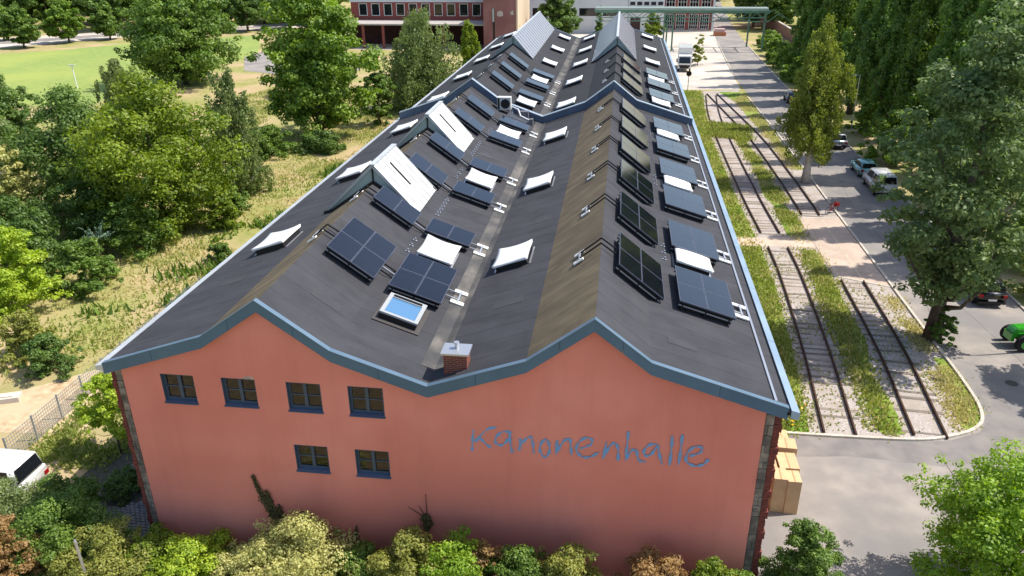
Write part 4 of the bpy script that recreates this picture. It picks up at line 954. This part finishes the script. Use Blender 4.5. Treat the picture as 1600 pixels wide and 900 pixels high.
grass('track_grass', 'grass growing between the two tracks, nearest the yard', [(31.6,12),(32.6,11.6),(34,30),(33.3,36.5),(32.9,36.5),(32,22)], 4200, .2, 'green', 7)
grass('track_straw', 'straw tufts mixed into the grass between the tracks', [(31.6,12),(32.6,11.6),(34.2,30),(33.9,60),(33,74),(32.4,74),(32.7,40),(32,22)], 4200, .2, 'straw', 17, .1, 1.)
grass('ballast_weeds', 'sparse weeds scattered over the track ballast', [(28.6,11.6),(36,12.4),(37.4,20),(37.4,29.5),(34,31),(34,37),(30,37),(29.6,25)], 1800, .12, 'green', 18, .3, .9)
grass('track_grass', 'grass growing between the two tracks beyond the footpath', [(32.4,39.8),(34,39.8),(34,46),(33.9,60),(33.2,74),(32.6,74),(32.8,50)], 4600, .2, 'green', 8, .2, .7)
grass('track_weeds', 'leafy weeds overgrowing the far end of the tracks', [(29.2,74),(34,72),(35,80),(30,82)], 3600, .32, 'green', 9)
grass('track_straw', 'dry yellow grass at the kerb of the tracks', [(35.8,12.6),(36.6,12.9),(37.5,14.4),(37.6,30),(36.9,30),(36.7,20)], 3600, .15, 'straw', 10, .2, 1.)
grass('track_straw', 'dry grass along the far tracks by the kerb', [(36.4,60),(37.5,60),(37.3,102),(35.2,98),(36,80)], 4200, .2, 'straw', 11, .2, .6)
grass('corner_grass', 'grass patch beside the young yellow-green tree', [(-9.4,4.6),(-5.6,4.2),(-3.4,8.6),(-6,13),(-9,12)], 8000, .17, 'green', 12, .2, .9)
# orange flowers by the corner
def flowers():
    o = thing('flower_clump', 'clump of orange-yellow flowers on the verge near the hall corner', 'flowers', (27.4,12.9,0)); rng = np.random.default_rng(2)
    n = 700; P = np.stack([rng.normal(size=n)*.45, rng.normal(size=n)*.7, rng.uniform(.05,.45,n)], 1)
    inst('foliage', leaf_mesh('foliage', P, rng.normal(size=(n,3))+[0,0,.6], .14, rng.uniform(0,1,n), LEAF['green']), o)
    n = 150; P = np.stack([rng.normal(size=n)*.32, rng.normal(size=n)*.6, rng.uniform(.4,.6,n)], 1)
    inst('blossom', leaf_mesh('blossom', P, np.array([0,-.2,1.])+rng.normal(size=(n,3))*.3, .15, rng.uniform(0,1,n), leafmat('petal', srgb(226,150,20), srgb(250,196,40), .3), 1.), o)
flowers()

# ---------------------------------------------------------------- far trees, wood
FT_ = 0
FT = [('far_a',9.5,8.5,31),('far_b',12,10.5,32)]
def fartree(x, y, key, label, group, lk, sc=1., rz=0):
    nm, h, w, sd = FT[key]
    return tree('broadleaf_tree', label, 'tree', x, y, h, w, lk, 'round', .14, 90, 5000, .55, sd, group, key=nm, rz=rz, sc=sc)
for k, (x, y) in enumerate(((-131,157),(-116.5,145),(-112,154.5),(-106,161.5),(-97,170),(-146,150),(-160,148))):
    fartree(x, y, 0, 'small round roadside tree along the far road, %s' % ['second at the far side','third from the lawn pole','second from the lawn pole','nearest the huge leafy tree','half hidden by the huge leafy tree','cut by the left edge','outside the left edge'][k], 'roadside trees beyond the lawn', ('bright','mid')[k%2], .92+.05*(k%3), k*1.7)
rnd = random.Random(12)
for k in range(90):
    x = -290+(k%46)*5.6+rnd.uniform(-3,3); y = (186 if k < 46 else 215)+rnd.uniform(-6,16)+max(0, x+110)*.35
    if x > -62: continue
    fartree(x, y, 1, 'tree of the dense wood along the top edge', 'wood beyond the far road', ('dark','mid','bright','mid','lime')[rnd.randrange(5)], rnd.uniform(1.1,1.5), rnd.uniform(0,6))
for k, (x, y) in enumerate(((52,196),(58,190),(60,204),(54,216),(62,222),(66,178),(70,200),(57,240),(48,262),(40,270),(66,250),(72,235),(80,215),(36,285),(52,285))):
    fartree(x, y, 1, 'dark tree beyond the green pipe bridge', 'trees beyond the pipe bridge', ('dark','mid','dark')[k%3], 1.0+.1*(k%3), k*1.1)
for k, (x, y) in enumerate(((-79,180),(-70,186),(-88,182))):
    fartree(x, y, 1, 'dark tree beyond the gravel path at the top edge, %s' % ['middle one','nearest the brick arcade','nearest the lawn'][k], 'trees beyond the gravel path', 'dark', 1.05, k)
tree('broadleaf_tree', 'dark dense tree behind the far end of the hall', 'tree', 3.4, 162, 12.4, 10.6, 'dark', base=.06, ncl=110, nleaf=8000, leaf=.5, seed=34)
tree('cypress_tree', 'slim conical green tree before the white building', 'tree', 13.1, 168, 8.0, 3.4, 'mid', 'cone', .03, 60, 3500, .34, 35)
tree('broadleaf_tree', 'yellow-green small tree at the far right corner of the hall', 'tree', 24.9, 160, 7.2, 5.2, 'yellow', base=.12, ncl=60, nleaf=3500, leaf=.4, seed=36)
shrub('yellow-green bush between pink building and far monitor', -5.8, 150, 6.4, 5.6, 'yellow', 37, 2600, .42, 50)
shrub('thin young tree beside the white lorry', 32.6, 131, 6, 3.4, 'birch', 38, 1300, .3, 40)

# ---------------------------------------------------------------- buildings beyond the hall
M_pink = mat('weathered_pink_wall', srgb(134,92,90), srgb(120,82,82), .5, .9, bump=.2, bscale=12, c3=srgb(146,104,100), scale3=.25)
M_wht = mat('white_render', srgb(206,210,210), srgb(194,200,202), .3, .85)
M_redb = brickmat('far_red_brick', srgb(142,52,48), srgb(120,44,42), srgb(150,110,100), .25, .08, .012, 'xz')
M_wframe = mat('white_window_frame', srgb(214,212,204), None, rough=.6)
M_green = mat('green_steel', srgb(96,132,112), srgb(84,118,100), 1.2, .55)
M_flat = mat('pale_roof_sheet', srgb(178,170,164), srgb(164,156,150), .8, .8)
def far_window(par, x0, x1, z0, z1, y, nx, nz, pane=True):
    w = inst('window', None, par, (0,0,0))
    MB().box(x0,x1,y+.02,y+.05,z0,z1).build('pane', M_pane, w)
    f = MB().box(x0-.12,x0,y-.06,y+.06,z0-.1,z1+.1).box(x1,x1+.12,y-.06,y+.06,z0-.1,z1+.1).box(x0,x1,y-.06,y+.06,z1,z1+.1).box(x0,x1,y-.1,y+.06,z0-.12,z0)
    f.build('frame', M_wframe, w)
    for k in range(1, nx): xx = x0+(x1-x0)*k/nx; MB().box(xx-.05,xx+.05,y-.04,y+.018,z0,z1).build('glazing_bar', M_wframe, w)
    for k in range(1, nz): zz = z0+(z1-z0)*k/nz; MB().box(x0,x1,y-.03,y+.016,zz-.04,zz+.04).build('glazing_bar', M_wframe, w)
pk = thing('pink_building', 'windowless pink-plastered block behind the hall, with a dark downpipe recess', 'building', (-7.2,147,0))
MB().box(-3.5,3.4,0,22,-.1,14).build('wall', M_pink, pk)
MB().box(-1.5,-1.1,-.06,.05,1,8.4).build('recess_pipe', M_dark, pk)
MB().box(-1.55,-1.2,-.12,-.07,6,8.6).build('pipe_cover', M_coping, pk)
for (a, b, c, d) in ((-.6,.7,7.,8.2),(2.2,2.9,7.3,8.3)):
    MB().add([(a,-.015,c+.2),(a+.4,-.015,c),(b,-.015,c+.15),(b-.1,-.015,d-.2),(a+.6,-.015,d),(a+.1,-.015,d-.3)], [(0,1,2,3,4,5)]).build('plaster_patch', mat('bare_plaster', srgb(190,180,176), srgb(170,160,156), 3, .9), pk)
MB().box(3.4,3.75,-.1,22,-.1,13.5).build('corner_pilaster', mat('cream_edge', srgb(196,176,150), None, rough=.8), pk)
ar = thing('arcade_building', 'red brick building with a pale canopy roof on brick piers', 'building', (-25,151,0))
MB().box(-18,14.2,7,20,-.1,12).build('wall', M_redb, ar)
MB().box(-18.4,14.3,-1.6,6.98,4.9,5.2).build('canopy_roof', M_flat, ar)
for k in range(8):
    x = -17.5+k*4.5
    MB().box(x-.25,x+.25,-1.2,-.7,0,4.88).build('pier', M_redb, ar)
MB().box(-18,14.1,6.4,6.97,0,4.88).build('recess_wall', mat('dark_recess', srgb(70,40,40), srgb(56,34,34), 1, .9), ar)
for k in range(11):
    x = -16+k*2.9
    far_window(ar, x, x+1.7, 6.2, 8.6, 6.94, 1, 1)
MB().box(-18.2,14.3,6.8,7.0,9.0,9.5).build('cornice', M_wht, ar)
MB().box(-18.2,14.3,6.6,20,12,12.3).build('roof', M_flat, ar)
wb = thing('white_building', 'white flat building with a dark window band behind the hall', 'building', (5.5,181,0))
MB().box(-14,14,0,18,-.1,13).build('wall', M_wht, wb)
for k in range(4):
    x0 = -9.5+k*5.8
    w = inst('window', None, wb)
    MB().box(x0,x0+4.6,-.04,.02,4.2,5.8).build('pane', M_pane, w)
    MB().box(x0-.05,x0+4.65,-.06,-.041,4.1,4.2).box(x0-.05,x0+4.65,-.06,-.041,5.8,5.9).build('frame', M_dark, w)
MB().box(-14.2,14.2,-.2,18,13,13.3).build('roof', M_flat, wb)
gb = thing('gate_building', 'pale low building with dark openings under the green pipe bridge', 'building', (24.2,184,0))
MB().box(-4.6,4.2,0,12,-.1,9.5).build('wall', M_wht, gb)
for (a,b,c,d) in ((-4,-1.5,0,3.6),(.6,3.4,0,3.6)): MB().box(a,b,-.05,.02,c,d).build('door', mat('dark_brown_door', srgb(64,40,38), None, rough=.7), gb)
for k in range(5): MB().box(-4.2+k*1.7,-3.0+k*1.7,-.05,.02,6.4,7.2).build('vent_opening', M_dark, gb)
MB().box(-4.8,4.3,-.9,12,5.2,5.6).build('canopy_roof', M_flat, gb)
MB().box(-4.7,4.2,-.2,12,9.5,9.8).build('roof', M_flat, gb)
rb = thing('brick_workshop', 'red brick workshop with tall white lattice windows beyond the lorry', 'building', (34,187,0))
MB().box(-5.6,6.4,0,30,-.1,13).build('wall', M_redb, rb)
for k in range(2):
    for q in range(2):
        x0 = -5.0+k*5.9+q*2.7; far_window(rb, x0, x0+2.0, .6, 4.0, -.02, 4, 4)
    
for k in range(4): far_window(rb, -5+k*2.9, -3.0+k*2.9, 5.9, 9.0, -.02, 3, 3)
MB().box(-5.7,6.5,-.25,.0,4.5,4.9).build('string_course', M_wframe, rb)
MB().box(-5.7,6.5,-.2,.0,-.1,.35).build('plinth', M_light, rb)
MB().box(6.4,6.9,-.3,.4,0,13).build('corner_pilaster', M_wht, rb)
MB().box(-5.8,6.9,-.4,30,13,13.3).build('roof', M_flat, rb)
# low brown wall with white gate post on the far right
bw = thing('boundary_wall', 'low brown boundary wall beyond the green bushes', 'wall', (56,165,0))
MB().box(0,.3,-25,60,0,2.6).build('wall', brickmat('brown_wall', srgb(138,104,88), srgb(122,92,80), srgb(150,128,112), .25, .08, .012, 'yz'), bw)
MB().box(-.1,.4,-25,60,2.6,2.75).build('coping', M_kerb, bw)
# green pipe bridge
pb = thing('pipe_bridge', 'green steel pipe bridge spanning the far road on thin posts', 'pipe bridge', (28.5,150,0))
for (yy, z) in ((0,7.9),(7.5,7.9)):
    MB().box(-16,19.4,yy-.2,yy+.2,z-.28,z+.28).build('girder', M_green, pb)
    MB().box(-16,19.4,yy-.16,yy+.16,z-2.0,z-1.85).build('lower_chord', M_green, pb)
    for k in range(9):
        x = -16+k*4.4
        MB().bar((x,yy,z-1.9),(x+2.2,yy,z-.25),.12).build('brace', M_green, pb)
        MB().bar((x+4.4,yy,z-1.9),(x+2.2,yy,z-.25),.12).build('brace', M_green, pb)
for k in range(9): MB().bar((-16+k*4.4,0,7.9),(-16+k*4.4,7.5,7.9),.18).build('cross_beam', M_green, pb)
for (x, yy) in ((-1.6,0),(.2,0),(-.6,7.5),(18.6,0),(16.6,7.5)): MB().box(x-.16,x+.16,yy-.16,yy+.16,0,7.6).build('post', M_green, pb)
for q in (2.2,4.0): MB().tube([(-16,q,8.25),(19.4,q,8.25)], .26, 10).build('pipe', mat('grey_pipe', srgb(150,164,156), None, rough=.5), pb)
bp = thing('brick_pile', 'pallet of orange and pale bricks beside the red workshop', 'brick pile', (41.6,178,0))
MB().box(-1.4,1.4,-1,1,0,.9).build('lower_layer', mat('orange_brick_pile', srgb(196,130,92), srgb(176,112,80), 6, .9), bp)
MB().box(-1.2,1.1,-.8,.9,.9,1.6).build('upper_layer', mat('pale_pile', srgb(206,178,170), srgb(190,160,152), 6, .9), bp)

# ---------------------------------------------------------------- lamps, posts, fence
def lamp(label, x, y, h, rz):
    t = thing('street_lamp', label, 'street lamp', (x,y,0), rz, 'street lamps along the road')
    MB().tube([(0,0,0),(0,0,h*.15),(0,0,h)], [.11,.08,.05], 8).build('mast', M_alu, t)
    MB().tube([(0,0,h),(-.3,0,h+.06),(-.55,0,h+.05)], [.05,.04,.04], 7).build('arm', M_alu, t)
    MB().add([(-.45,-.13,h),(-1.15,-.1,h+.02),(-1.15,.1,h+.02),(-.45,.13,h),(-.45,-.1,h+.13),(-1.1,-.07,h+.1),(-1.1,.07,h+.1),(-.45,.1,h+.13)], [(3,2,1,0),(4,5,6,7),(0,1,5,4),(1,2,6,5),(2,3,7,6),(3,0,4,7)]).build('lamp_head', M_white, t)
lamp('grey street lamp beside the poplars and parked silver car', 47.3, 79.3, 6.7, 0)
lamp('street lamp at the right edge casting a thin shadow on the yard', 44.4, 21.7, 6.7, 0)
sg = thing('sign_post', 'dark round-topped sign post at the far end of the verge', 'sign', (28.9,104.2,0))
MB().tube([(0,0,0),(0,0,2.4)], .05, 7).build('post', M_dark, sg); MB().wheel((0,-.06,2.7), .42, .05, 18).build('sign_disc', M_dark, sg)
gp = thing('flag_post', 'white pole with a short crossbar on the lawn', 'pole', (-71,98,0))
MB().tube([(0,0,0),(-.1,0,3.7)], .09, 7).build('mast', M_white, gp); MB().box(-.75,.5,-.07,.07,3.66,3.82).build('crossbar', M_white, gp)
fp = thing('football_goal', 'white goal frame at the meadow edge behind the slim birch', 'goal', (-25.5,63.5,0))
MB().bar((0,0,0),(0,0,2.1),.12).bar((0,0,2.1),(3,.5,2.1),.12).bar((3,.5,0),(3,.5,2.1),.12).build('frame', M_white, fp)
mp = thing('metal_post', 'short grey metal post in the bottom left bushes', 'post', (-.55,-3.2,0))
MB().tube([(0,0,0),(0,0,2.95)], .05, 8).build('mast', M_alu, mp); MB().tube([(0,0,2.95),(0,0,3.05)], [.06,.03], 8).build('cap', M_alu, mp)
dp = thing('green_post', 'dark green post standing beside the sandy path', 'post', (-11.6,5.2,0))
MB().tube([(0,0,0),(0,0,1.9)], .06, 8).build('mast', mat('dark_green_paint', srgb(30,56,44), None, rough=.5), dp); MB().tube([(0,0,1.9),(0,0,1.95)], [.075,.05], 8).build('cap', M_dark, dp)
fe = thing('mesh_fence', 'grey wire mesh fence beside the sandy path', 'fence', (-9.75,4.2,0))
M_wire = mat('galvanised_wire', srgb(156,160,164), None, rough=.5, metal=.5)
for k in range(11):
    y = k*1.9; x = -.0-.02*k
    MB().box(x-.035,x+.035,y-.035,y+.035,0,1.45).build('post', M_wire, fe)
    if k < 10:
        m = MB()
        for q in range(8): m.box(x-.012,x+.012,y+.04,y+1.86,.08+q*.18,.10+q*.18)
        for q in range(1, 12): m.box(x-.006,x+.006,y+q*.158-.006,y+q*.158+.006,.06,1.4)
        m.build('mesh_panel', M_wire, fe)
ek = thing('concrete_edge', 'pale concrete slab edge beside the sandy path', 'slab', (-15.4,8.6,0), R(22))
bevel(MB().box(-2.6,2.3,-.35,.35,0,.3).mesh('slab', M_light), .03, 1)
MB().box(-2.6,2.3,-.35,.35,0,.3).build('slab', M_light, ek); MB().box(-2.3,2.0,-.2,.2,.3,.36).build('cap', M_kerb, ek)
# ---------------------------------------------------------------- cardboard boxes along the side wall
M_card = mat('cardboard', srgb(214,182,140), srgb(204,170,128), 2.5, .85, bump=.1, vary=.07)
BOXES = [(25.45,5.5,.5,.9,1.75,'tall cardboard box at the front of the row, wall side'),(26.0,5.45,.5,.9,1.7,'tall cardboard box at the front of the row, road side'),
         (25.3,6.75,.42,1.2,1.45,'cardboard box pressed against the brick wall in the second row'),(26.0,6.75,.75,1.3,1.55,'broad cardboard box lying in the second row'),
         (25.35,8.2,.5,1.2,1.6,'cardboard box by the wall in the third row'),(26.15,8.0,.8,.9,1.6,'wide cardboard box on the road side of the third row'),
         (25.5,9.5,.7,1.1,1.5,'cardboard box in the fourth row by the wall'),(26.2,9.2,.55,1.0,1.2,'lower cardboard box on the road side of the fourth row'),
         (25.6,10.7,.7,1.0,1.45,'last cardboard box of the row next to the verge')]
rnd = random.Random(3)
for (x, y, wx, wy, h, lb) in BOXES:
    wy *= .88
    x += .3; wx *= 1.12
    b = thing('cardboard_box', lb, 'box', (x,y,.012), rnd.uniform(-.05,.05), 'cardboard boxes along the side wall')
    MB().box(-wx/2,wx/2,-wy/2,wy/2,0,h-.004).build('carton', M_card, b)
    for s in (-1, 1): MB().box(min(0,s*wx/2)+.004,max(0,s*wx/2)-.004,-wy/2,wy/2,h-.003,h+.004).build('flap', M_card, b)
    MB().box(-.03,.03,-wy/2-.001,wy/2+.001,h+.005,h+.007).build('tape', mat('packing_tape', srgb(178,142,98), None, rough=.35), b)
lt = thing('paper_scrap', 'crumpled white paper scrap by the front boxes', 'litter', (25.1,4.6,.012))
MB().add([(-.12,-.06,0),(.1,-.1,.0),(.14,.08,.02),(-.08,.12,.0),(0,0,.12)], [(0,1,4),(1,2,4),(2,3,4),(3,0,4),(3,2,1,0)]).build('paper', M_white, lt)

# ---------------------------------------------------------------- vehicles
M_tyre = mat('tyre_rubber', srgb(24,24,25), None, rough=.85); M_rim = mat('wheel_rim', srgb(160,162,166), None, rough=.35, metal=.8)
M_cglass = glossy('car_glass', (.01,.012,.015), .03, .6); M_red = mat('red_lamp', srgb(150,16,18), None, rough=.25); M_hl = glossy('headlamp', srgb(214,218,222), .1, .6)
def loft(prof, hw, tuck, name, m, parent):
    """side outline (x,z) as a body of half-width hw, pulled in by tuck(z)"""
    n = len(prof); V = []
    for s in (-1, 1):
        for k in (0, 1):   # shoulder ring and inset side ring
            for x, z in prof: V.append((x, s*(hw-(0 if k else 0.0))*tuck(x, z), z))
    mb = MB(); o = n
    A = V[:n]; B = V[2*n:3*n]
    mb.add(A+B, [tuple(range(n)), tuple(range(2*n-1, n-1, -1))]+[(i, (i+1)%n, n+(i+1)%n, n+i) for i in range(n)])
    me = mb.mesh(name, m); bevel(me, .07, 2); me.polygons.foreach_set('use_smooth', [True]*len(me.polygons))
    return inst(name, me, parent)
def car(label, x, y, rz, paint, kind, cat='car', name='parked_car'):
    t = thing(name, label, cat, (x,y,.012), rz, 'vehicles parked along the road')
    K = dict(hatch=([(-1.95,.28),(-2.0,.7),(-1.9,.98),(-1.2,1.0),(1.0,.93),(1.85,.78),(2.02,.6),(2.0,.28)], [(-1.85,.96),(-1.45,1.48),(.25,1.5),(1.1,.93)], .86),
             suv=([(-2.2,.32),(-2.25,.8),(-2.15,1.1),(-1.2,1.12),(1.2,1.06),(2.1,.92),(2.28,.7),(2.25,.32)], [(-2.1,1.08),(-1.75,1.68),(.35,1.72),(1.25,1.05)], .92),
             van=([(-2.45,.35),(-2.48,1.0),(-2.4,1.2),(1.1,1.2),(1.75,1.08),(2.38,.92),(2.45,.6),(2.42,.35)], [(-2.4,1.18),(-2.28,1.98),(.75,2.0),(1.72,1.08)], .95))[kind]
    body, cab, hw = K
    loft(body, hw, lambda x,z: 1 if z > .4 else .96, 'body', paint, t)
    zt = max(z for _, z in cab); zb = min(z for _, z in cab)
    tk = lambda x,z: 1-.17*(z-zb)/(zt-zb)
    loft(cab, hw*.96, tk, 'cabin', paint, t)
    # windows, a little proud of the cabin
    (ra, rt_, ft, fb) = cab
    def lerp(p, q, s): return (p[0]+(q[0]-p[0])*s, p[1]+(q[1]-p[1])*s)
    for nm, (lo, up, sg) in (('windscreen', (fb, ft, 1)), ('rear_window', (ra, rt_, -1))):
        p, q = lerp(lo, up, .14), lerp(lo, up, .9); d = .022*sg
        V = [(p[0]+d,-hw*.96*tk(*p)+.1,p[1]+.012),(p[0]+d,hw*.96*tk(*p)-.1,p[1]+.012),(q[0]+d,hw*.96*tk(*q)-.1,q[1]+.012),(q[0]+d,-hw*.96*tk(*q)+.1,q[1]+.012)]
        W = [(a-.02*sg,b,c-.01) for a,b,c in V]
        MB().add(V+W, [(0,1,2,3),(7,6,5,4),(0,4,5,1),(1,5,6,2),(2,6,7,3),(3,7,4,0)]).build(nm, M_cglass, t)
    for s in (-1, 1):
        for (u0, u1) in ((.06,.47),(.51,.94)):
            zlo, zhi = zb+(zt-zb)*.16, zb+(zt-zb)*.88
            def xat(u, z):
                f = (z-zb)/(zt-zb); a = ra[0]+(rt_[0]-ra[0])*f; b = fb[0]+(ft[0]-fb[0])*f; return a+.08+(b-a-.16)*u
            V = []
            for (u, z) in ((u0,zlo),(u1,zlo),(u1,zhi),(u0,zhi)): V.append((xat(u,z), s*(hw*.96*tk(0,z)+.012), z))
            W = [(a,b-s*.03,c) for a,b,c in V]
            MB().add(V+W, [(0,1,2,3),(7,6,5,4),(0,4,5,1),(1,5,6,2),(2,6,7,3),(3,7,4,0)]).build('side_window', M_cglass, t)
        MB().box(body[-2][0]-.14,body[-2][0]+.01,s*(hw-.38) if s>0 else -hw+.08,hw-.08 if s>0 else -(hw-.38),.6,.75).build('headlight', M_hl, t)
        MB().box(body[1][0]-.015,body[1][0]+.1,(hw-.3) if s>0 else -hw+.04,hw-.04 if s>0 else -(hw-.3),.72,.92).build('tail_light', M_red, t)
        MB().box(fb[0]-.35,fb[0]-.15,s*(hw+.0) if s>0 else -(hw+.16),hw+.16 if s>0 else -hw,zb+.02,zb+.18).build('wing_mirror', paint, t)
        for xw in (body[0][0]+.72, body[-1][0]-.72):
            wt = MB().wheel((0,0,0), .33, .2, 18).build('wheel', M_tyre, t, (xw, s*(hw-.09), .33))
            MB().wheel((0,s*.095,0), .2, .03, 14).build('rim', M_rim, wt)
    MB().box(body[1][0]-.03,body[1][0]+.02,-.26,.26,.5,.62).build('number_plate', M_white, t)
    MB().box(body[0][0]-.08,body[0][0]+.06,-hw+.08,hw-.08,.3,.46).build('bumper', M_dark, t); MB().box(body[-1][0]-.06,body[-1][0]+.08,-hw+.08,hw-.08,.3,.46).build('bumper', M_dark, t)
    return t
P_ = lambda n, c, me=.3: glossy(n, c, .25, .5, me, .6)
car('silver estate car parked beyond the tall birch', 43.3, 71, R(90), P_('paint_silver', srgb(150,156,164), .6), 'suv')
car('pale teal hatchback parked in front of the white van', 43.5, 59.3, R(90), P_('paint_teal', srgb(130,186,184), .2), 'hatch')
car('white delivery van half hidden by the large dark tree', 43.4, 53.6, R(90), P_('paint_white', srgb(214,214,212), 0), 'van', 'van', 'delivery_van')
car('black car parked at the right edge behind the green tractor', 43.2, 29.6, R(90), P_('paint_black', srgb(24,25,28), .3), 'suv')
wv = car('white van at the left edge, half hidden behind grey-green bushes', -9.2, 2.1, R(180), MATS['paint_white'], 'van', 'van', 'white_van'); del wv['group']
car('dark grey car mostly hidden behind the tall birch', 43.3, 97, R(90), P_('paint_grey', srgb(70,74,84), .4), 'hatch')
# white box lorry
tr = thing('box_lorry', 'white box lorry parked beside the far end of the hall', 'lorry', (29.8,126.5,.012), R(-94))
me = MB().box(-4.2,1.9,-1.25,1.25,1.05,3.95).mesh('cargo_box', P_('lorry_white', srgb(226,226,222), 0)); bevel(me, .05, 2); inst('cargo_box', me, tr)
me = MB().prism([(2.0,.6),(4.05,.6),(4.1,1.5),(3.75,2.75),(2.0,2.85)], -1.15, 1.15).mesh('cab', MATS['lorry_white']); bevel(me, .06, 2); inst('cab', me, tr)
MB().add([(4.12,-1.0,1.55),(4.12,1.0,1.55),(3.82,.95,2.6),(3.82,-.95,2.6),(4.06,-1.0,1.53),(4.06,1.0,1.53),(3.76,.95,2.58),(3.76,-.95,2.58)], [(0,1,2,3),(7,6,5,4),(0,4,5,1),(1,5,6,2),(2,6,7,3),(3,7,4,0)]).build('windscreen', M_cglass, tr)
MB().box(4.04,4.14,-.95,.95,.65,1.25).build('grille', M_dark, tr)
for s in (-1,1):
    MB().box(4.08,4.16,s*.95-.16,s*.95+.16,.75,.95).build('headlight', M_hl, tr)
    MB().box(2.6,3.6,s*1.16-.02,s*1.16+.02,1.6,2.5).build('side_window', M_cglass, tr)
    MB().box(3.8,3.95,s*1.36-.1,s*1.36+.1,1.7,2.3).build('wing_mirror', M_dark, tr)
    for x in (3.0,-2.6): w = MB().wheel((0,0,0), .48, .3, 18).build('wheel', M_tyre, tr, (x,s*1.0,.48)); MB().wheel((0,s*.14,0), .26, .04, 14).build('rim', M_rim, w)
MB().box(-4.1,3.9,-.45,.45,.55,1.04).build('chassis', M_dark, tr)
# green tractor
tc = thing('tractor', 'bright green tractor at the right edge of the yard', 'tractor', (43.9,22.3,.012), R(8))
M_tg = P_('tractor_green', srgb(52,150,40), 0)
me = MB().prism([(-.3,.75),(1.9,.7),(2.0,1.05),(1.8,1.3),(-.3,1.4)], -.38, .38).mesh('bonnet', M_tg); bevel(me, .06, 2); inst('bonnet', me, tc, (0,0,0), (0,0,R(180)))
MB().box(-1.5,1.4,-.25,.25,.45,.76).build('chassis', M_dark, tc)
for s in (-1,1):
    w = MB().wheel((0,0,0), .72, .42, 22).build('rear_wheel', M_tyre, tc, (1.15,s*.85,.72)); MB().wheel((0,s*.2,0), .38, .05, 16).build('rim', M_tg, w)
    w = MB().wheel((0,0,0), .5, .3, 20).build('front_wheel', M_tyre, tc, (-1.45,s*.75,.5)); MB().wheel((0,s*.14,0), .26, .05, 16).build('rim', M_tg, w)
    pts = [(1.15+math.cos(a)*.84, .72+math.sin(a)*.84) for a in np.linspace(R(10),R(175),9)]; pin = [(1.15+math.cos(a)*.77, .72+math.sin(a)*.77) for a in np.linspace(R(175),R(10),9)]
    MB().prism(pts+pin, s*.85-.24, s*.85+.24).build('mudguard', M_tg, tc)
    MB().bar((.9,s*.55,1.3),(.95,s*.55,2.3),.07).build('roll_bar', M_alu, tc)
    MB().bar((-.1,s*.42,1.15),(-1.7,s*.42,1.0),.07,.07).build('side_rail', M_tg, tc)
MB().bar((.95,-.55,2.3),(.95,.55,2.3),.07).build('roll_bar', M_alu, tc)
MB().box(-2.05,-1.85,-.4,.4,.5,.95).build('front_guard', M_tg, tc)
MB().box(.45,.95,-.28,.28,.95,1.1).box(.9,1.05,-.28,.28,1.1,1.6).build('seat', mat('blue_seat', srgb(60,84,150), None, rough=.6), tc)
MB().tube([(.0,0,1.35),(.25,0,1.6)], .03, 6).wheel((.27,0,1.62), .2, .03, 16, 0, 'x').build('steering_wheel', M_dark, tc)
# red bicycle by the crossing
def bicycle(label, x, y, rz, c):
    t = thing('bicycle', label, 'bicycle', (x,y,.02), rz); mp_ = mat('bike_paint_%d' % int(c[0]*1000), c, None, rough=.3)
    for xx in (-.53,.53):
        w = MB().tube([(xx+.33*math.cos(a), 0, .34+.33*math.sin(a)) for a in np.linspace(0,2*math.pi,21)], .022, 6).build('wheel', M_tyre, t)
        m = MB()
        for k in range(6): a = k*math.pi/6; m.bar((xx-.32*math.cos(a),0,.34-.32*math.sin(a)),(xx+.32*math.cos(a),0,.34+.32*math.sin(a)),.008)
        m.build('spokes', M_alu, w)
    MB().bar((-.53,0,.34),(-.05,0,.3),.03).bar((-.05,0,.3),(.4,0,.8),.04).bar((-.2,0,.82),(.4,0,.85),.04).bar((-.05,0,.3),(-.2,0,.9),.04).bar((-.53,0,.34),(-.18,0,.8),.025).bar((.53,0,.34),(.39,0,.95),.035).build('frame', mp_, t)
    MB().bar((.37,-.28,.98),(.37,.28,.98),.03).build('handlebar', M_dark, t); MB().box(-.34,-.08,-.07,.07,.9,.96).build('saddle', M_dark, t)
    MB().box(.45,.75,-.18,.18,.62,.9).build('basket', mp_, t)
bicycle('red bicycle standing at the far edge of the brick crossing', 37.3, 45.9, R(40), srgb(150,34,32))
